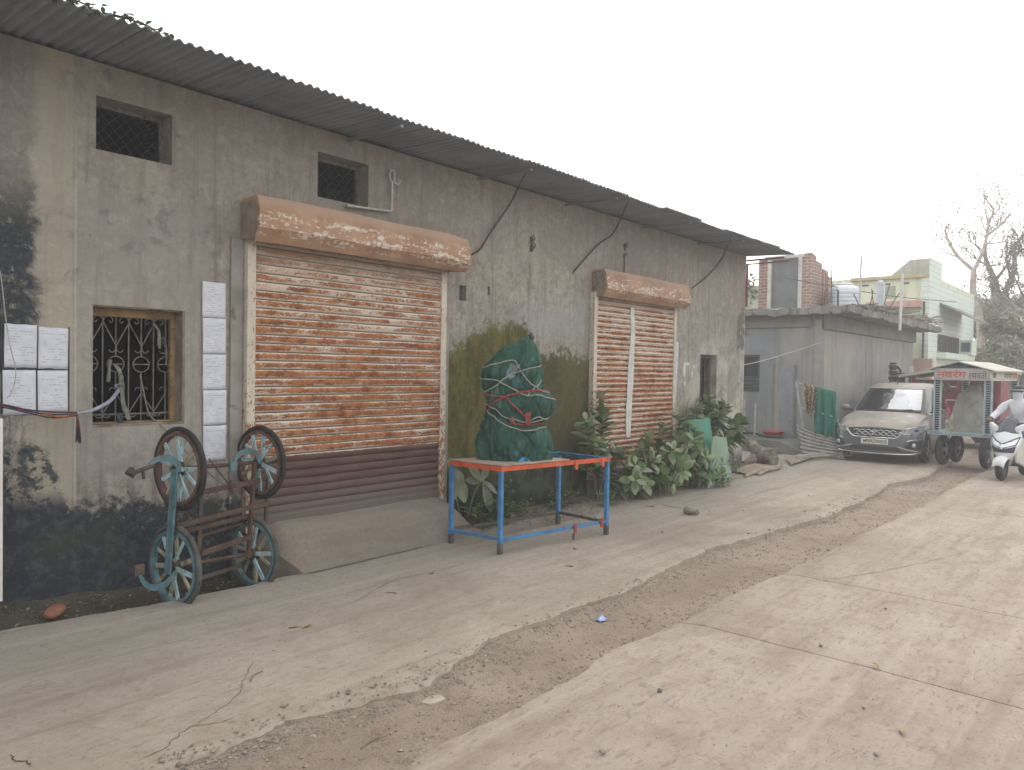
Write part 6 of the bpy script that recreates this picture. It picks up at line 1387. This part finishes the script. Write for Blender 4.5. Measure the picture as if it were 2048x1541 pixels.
def cloth(name,cond,off,mat,noise_=0.):
    keep=[p for p in bme.polygons if cond(p.center)];idx={};vs=[];fs=[]
    for p in keep:
        f=[]
        for i in p.vertices:
            if i not in idx:
                v=bme.vertices[i];idx[i]=len(vs);vs.append(v.co+v.normal*(off+noise_*ns(v.co.x*14,v.co.y*14,v.co.z*14)))
            f.append(idx[i])
        fs.append(f)
    m=MB();m.add(vs,fs);return m.build(name,mat,rider,smooth=180,recalc=False)
arm=lambda c:abs(c.y)>.16 and c.z>1.0 and c.x<.235
cloth('shirt',lambda c:(c.z>.93 and c.z<1.455 and c.x<.02 and abs(c.y)<.3 and not (c.z<1.0 and c.x>-.12)) or (arm(c) and c.z>1.02),.014,pm('pale grey shirt',(.58,.59,.62),.07,8,.9,0,.2,30,(.46,.47,.51),.4,7),.020)
cloth('trousers',lambda c:c.z<.99 and c.z>.40 and not (c.x>.235 and c.z>1.0),.012,pm('blue denim',(.10,.14,.22),.2,14,.9),.008)
cloth('shoe',lambda c:c.z<=.385,.010,M_BLK)
cloth('face_scarf',lambda c:(c.z>1.44 and c.z<1.60) or (1.60<=c.z<1.66 and c.x<-.10),.010,pm('white scarf',(.56,.57,.62),.06,9,.9,0,.2,30),.004)
cloth('forehead_band',lambda c:1.615<=c.z<1.65 and c.x>-.16,.011,pm('white scarf',(.56,.57,.62)))
cloth('cap',lambda c:c.z>=1.645,.024,plain('dark cap cloth',(.02,.024,.04),.85))
m=MB();m.grid(12,3,lambda u,v:V((-.14+.118*math.cos((u-.5)*2.2),.118*math.sin((u-.5)*2.2),1.605+.032*v)));m.build('sunglasses',plain('sunglass lens',(.02,.022,.045),.1),rider,smooth=180,solid=.004)
# ================= TREES
def bark(n,c): return pm(n,c,.3,5,.95,0,.3,20)
M_TB1=bark('pale grey bark',(.36,.31,.27));M_TB2=bark('brown bark',(.26,.225,.20))
def grow(b,lf,p,d,L,r,dep,leafn,leafs,spread=.55,up=.12,droop=0):
    n=5;pts=[p];dd=d.normalized()
    for i in range(n):
        dd=(dd+V((random.gauss(0,.13),random.gauss(0,.13),random.gauss(up*.4,.1)))).normalized();pts.append(pts[-1]+dd*(L/n))
    b.tube(pts,[lerp(r,r*.55,i/n) for i in range(n+1)],6 if r>.03 else 4,caps=False)
    if dep<=2 and lf is not None:
        for k in range(leafn):
            q=pts[random.randint(1,n)]+V((random.gauss(0,.12),random.gauss(0,.12),random.gauss(0,.10)));leaf(lf,q,(random.gauss(0,1),random.gauss(0,1),random.gauss(-.2,.6)),(random.gauss(0,.4),random.gauss(0,.4),1),random.uniform(*leafs),random.uniform(*leafs)*.6,.2,2)
    if dep<=0: return
    k=random.choice((2,3,3)) if dep>1 else random.choice((2,3,4))
    for j in range(k):
        i=n if j<2 else random.randint(2,n);ax=V((random.gauss(0,1),random.gauss(0,1),random.gauss(0,.7))).normalized();nd=(dd+ax*spread+V((0,0,up))).normalized()
        grow(b,lf,pts[i],nd,L*random.uniform(.62,.85),r*.55,dep-1,leafn,leafs,spread,up)
def limbtree(name,base,limbs,lab,twigs,mat,leafmat,leafn=2,leafs=(.07,.13),cat='tree',dep=3,grp=None):
    r=empty(name,base,lab,cat,0,grp);b=MB();lf=MB()
    for pts,r0,r1,nt in limbs:
        c=catmull(pts,5);N=len(c);b.tube(c,[lerp(r0,r1,i/(N-1)) for i in range(N)],8)
        for k in range(nt):
            i=int(lerp(.3,1,k/max(1,nt-1))*(N-1));d=(c[min(i+1,N-1)]-c[max(0,i-1)]).normalized();ax=V((random.gauss(0,1),random.gauss(0,1),random.gauss(.2,.5))).normalized()
            grow(b,lf,c[i],(d*.6+ax*.8),random.uniform(.9,1.7)*twigs,lerp(r0,r1,i/(N-1))*.55,dep,leafn,leafs,.6,.12)
    b.build('trunk',mat,r,W=True,smooth=60,recalc=False);lf.build('crown',leafmat,r,W=True,smooth=180,recalc=False);return r
M_LF1=leaf_mat('sparse olive leaf',(.10,.095,.05),(.17,.15,.08),(.2,.18,.12),.3);M_LF2=leaf_mat('olive brown leaf',(.07,.075,.045),(.12,.11,.07),(.16,.15,.11),.3);M_LF3=leaf_mat('haze-paled green leaf',(.21,.21,.145),(.30,.285,.205),(.34,.325,.26),.5)  # M_LF3 is lightened so distance haze is painted into the leaf colour
random.seed(6)
limbtree('bare_tree',(40,6.0,0),[([(40,6.0,0),(40,6.2,2.5),(40,6.35,4.6),(39.9,6.62,5.8),(39.9,6.62,6.8)],.19,.12,1),([(39.9,6.62,6.8),(39.6,7.3,7.6),(39.5,7.7,8.5),(39.4,7.7,9.0)],.09,.025,9),([(39.9,6.62,6.8),(40.2,6.3,7.8),(40.4,6.15,9.0),(40.5,6.0,9.6),(40.3,6.2,10.0)],.09,.025,11),([(40.3,6.25,8.4),(40.8,5.7,9.0),(41,5.4,9.5)],.07,.025,6)],'tall nearly leafless tree with a wide forked trunk against the white sky',.62,M_TB1,M_LF1,1,(.08,.14),dep=2)
limbtree('bare_tree',(43,5.6,0),[([(43,5.6,0),(43,5.9,3),(43,6.1,5.2),(42.8,6.2,6.6)],.30,.17,3),([(43,6.1,5.2),(43.2,5.5,7.0),(43.4,5.5,8.2),(43.3,5.1,8.9)],.16,.04,9),([(42.8,6.2,6.6),(42.6,6.6,7.8),(42.4,6.5,9.0)],.14,.04,8),([(43,5.9,4.4),(43.2,5.0,5.8),(43.3,4.4,7.0),(43.2,4.2,8.2)],.14,.04,8)],'second bare tree right of the forked one, with tangled twigs',.62,M_TB2,M_LF2,2,(.08,.14),dep=3)
limbtree('bare_tree',(41,4.2,0),[([(41,4.2,0),(41,4.4,3),(41,4.3,4.4)],.28,.2,2),([(41,4.3,4.4),(41,5.2,5.2),(40.8,5.7,5.9)],.13,.04,7),([(41,4.3,4.4),(41.2,4.0,5.6),(41,4.3,7.0),(41,4.0,8.0)],.15,.04,10),([(41.1,4.1,5.2),(41.3,3.2,6.2),(41.2,2.6,7.0)],.11,.04,7)],'twisted brown tree at the right edge with dense small leaves',.62,M_TB2,M_LF2,4,(.09,.15),dep=3)
def bushtree(base,h,rad,lab,n,mat,seed,grp='leafy trees closing the end of the street'):
    random.seed(seed);r=empty('leafy_tree',base,lab,'tree',0,grp);b=MB();lf=MB();B=V(base)
    b.tube(catmull([B,B+V((.1,.1,h*.3)),B+V((-.1,.2,h*.65))],5),[.16,.15,.14,.13,.12,.11,.1,.08,.07,.06,.05],7)
    cl=[]
    for k in range(34):
        a=random.uniform(0,math.tau);z=random.uniform(.12,.92);rr=rad*math.sin(math.pi*min(1,z*.85+.15))**.7*math.sqrt(random.random());cl.append((B+V((rr*math.cos(a),rr*math.sin(a),z*h)),random.uniform(.35,.75)*rad*.55))
        if k<12: b.tube([B+V((0,.1,h*.45)),cl[-1][0].lerp(B+V((0,0,h*.5)),.4),cl[-1][0]],[.05,.03,.012],4)
    for k in range(n):
        c,s=random.choice(cl);d=V((random.gauss(0,1),random.gauss(0,1),random.gauss(0,.8))).normalized();p=c+d*s*random.random()**.4
        if p.z>.05: leaf(lf,p,V((random.gauss(0,1),random.gauss(0,1),random.gauss(-.2,.8))),(random.gauss(0,.5),random.gauss(0,.5),1),random.uniform(.15,.26),random.uniform(.08,.14),.2,2)
    b.build('trunk',M_TB2,r,W=True,smooth=60,recalc=False);lf.build('crown',mat,r,W=True,smooth=180,recalc=False)
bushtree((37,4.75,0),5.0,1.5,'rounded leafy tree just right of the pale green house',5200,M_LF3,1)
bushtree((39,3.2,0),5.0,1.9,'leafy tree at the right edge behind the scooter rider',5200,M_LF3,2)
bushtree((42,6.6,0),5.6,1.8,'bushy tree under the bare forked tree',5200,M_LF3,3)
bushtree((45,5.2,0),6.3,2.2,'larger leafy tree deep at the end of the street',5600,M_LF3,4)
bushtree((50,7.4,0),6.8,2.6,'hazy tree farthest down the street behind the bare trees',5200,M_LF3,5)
bushtree((28,12.6,0),5.9,1.7,'leafy tree peeping over the grey house beside the warehouse corner',2200,M_WEED,7,None)
# sprig at the corner
sp=empty('corner_sprig',(14.5,6.9,2.6),'small green leafy sprig hanging beyond the warehouse corner','plant');lf=MB();st=MB();c=catmull([(14.4,7.0,3.3),(14.5,6.8,3.0),(14.55,6.55,2.75),(14.6,6.4,2.7)],5);st.tube(c,.008,5)
for k in range(34):
    p=random.choice(c);leaf(lf,p,(random.gauss(0,1),random.gauss(-.4,1),random.gauss(-.2,.7)),(0,0,1),random.uniform(.07,.12),.045,.2,3)
st.build('stem',M_STEM,sp,W=True);lf.build('foliage',M_WEED,sp,W=True,smooth=180,recalc=False)
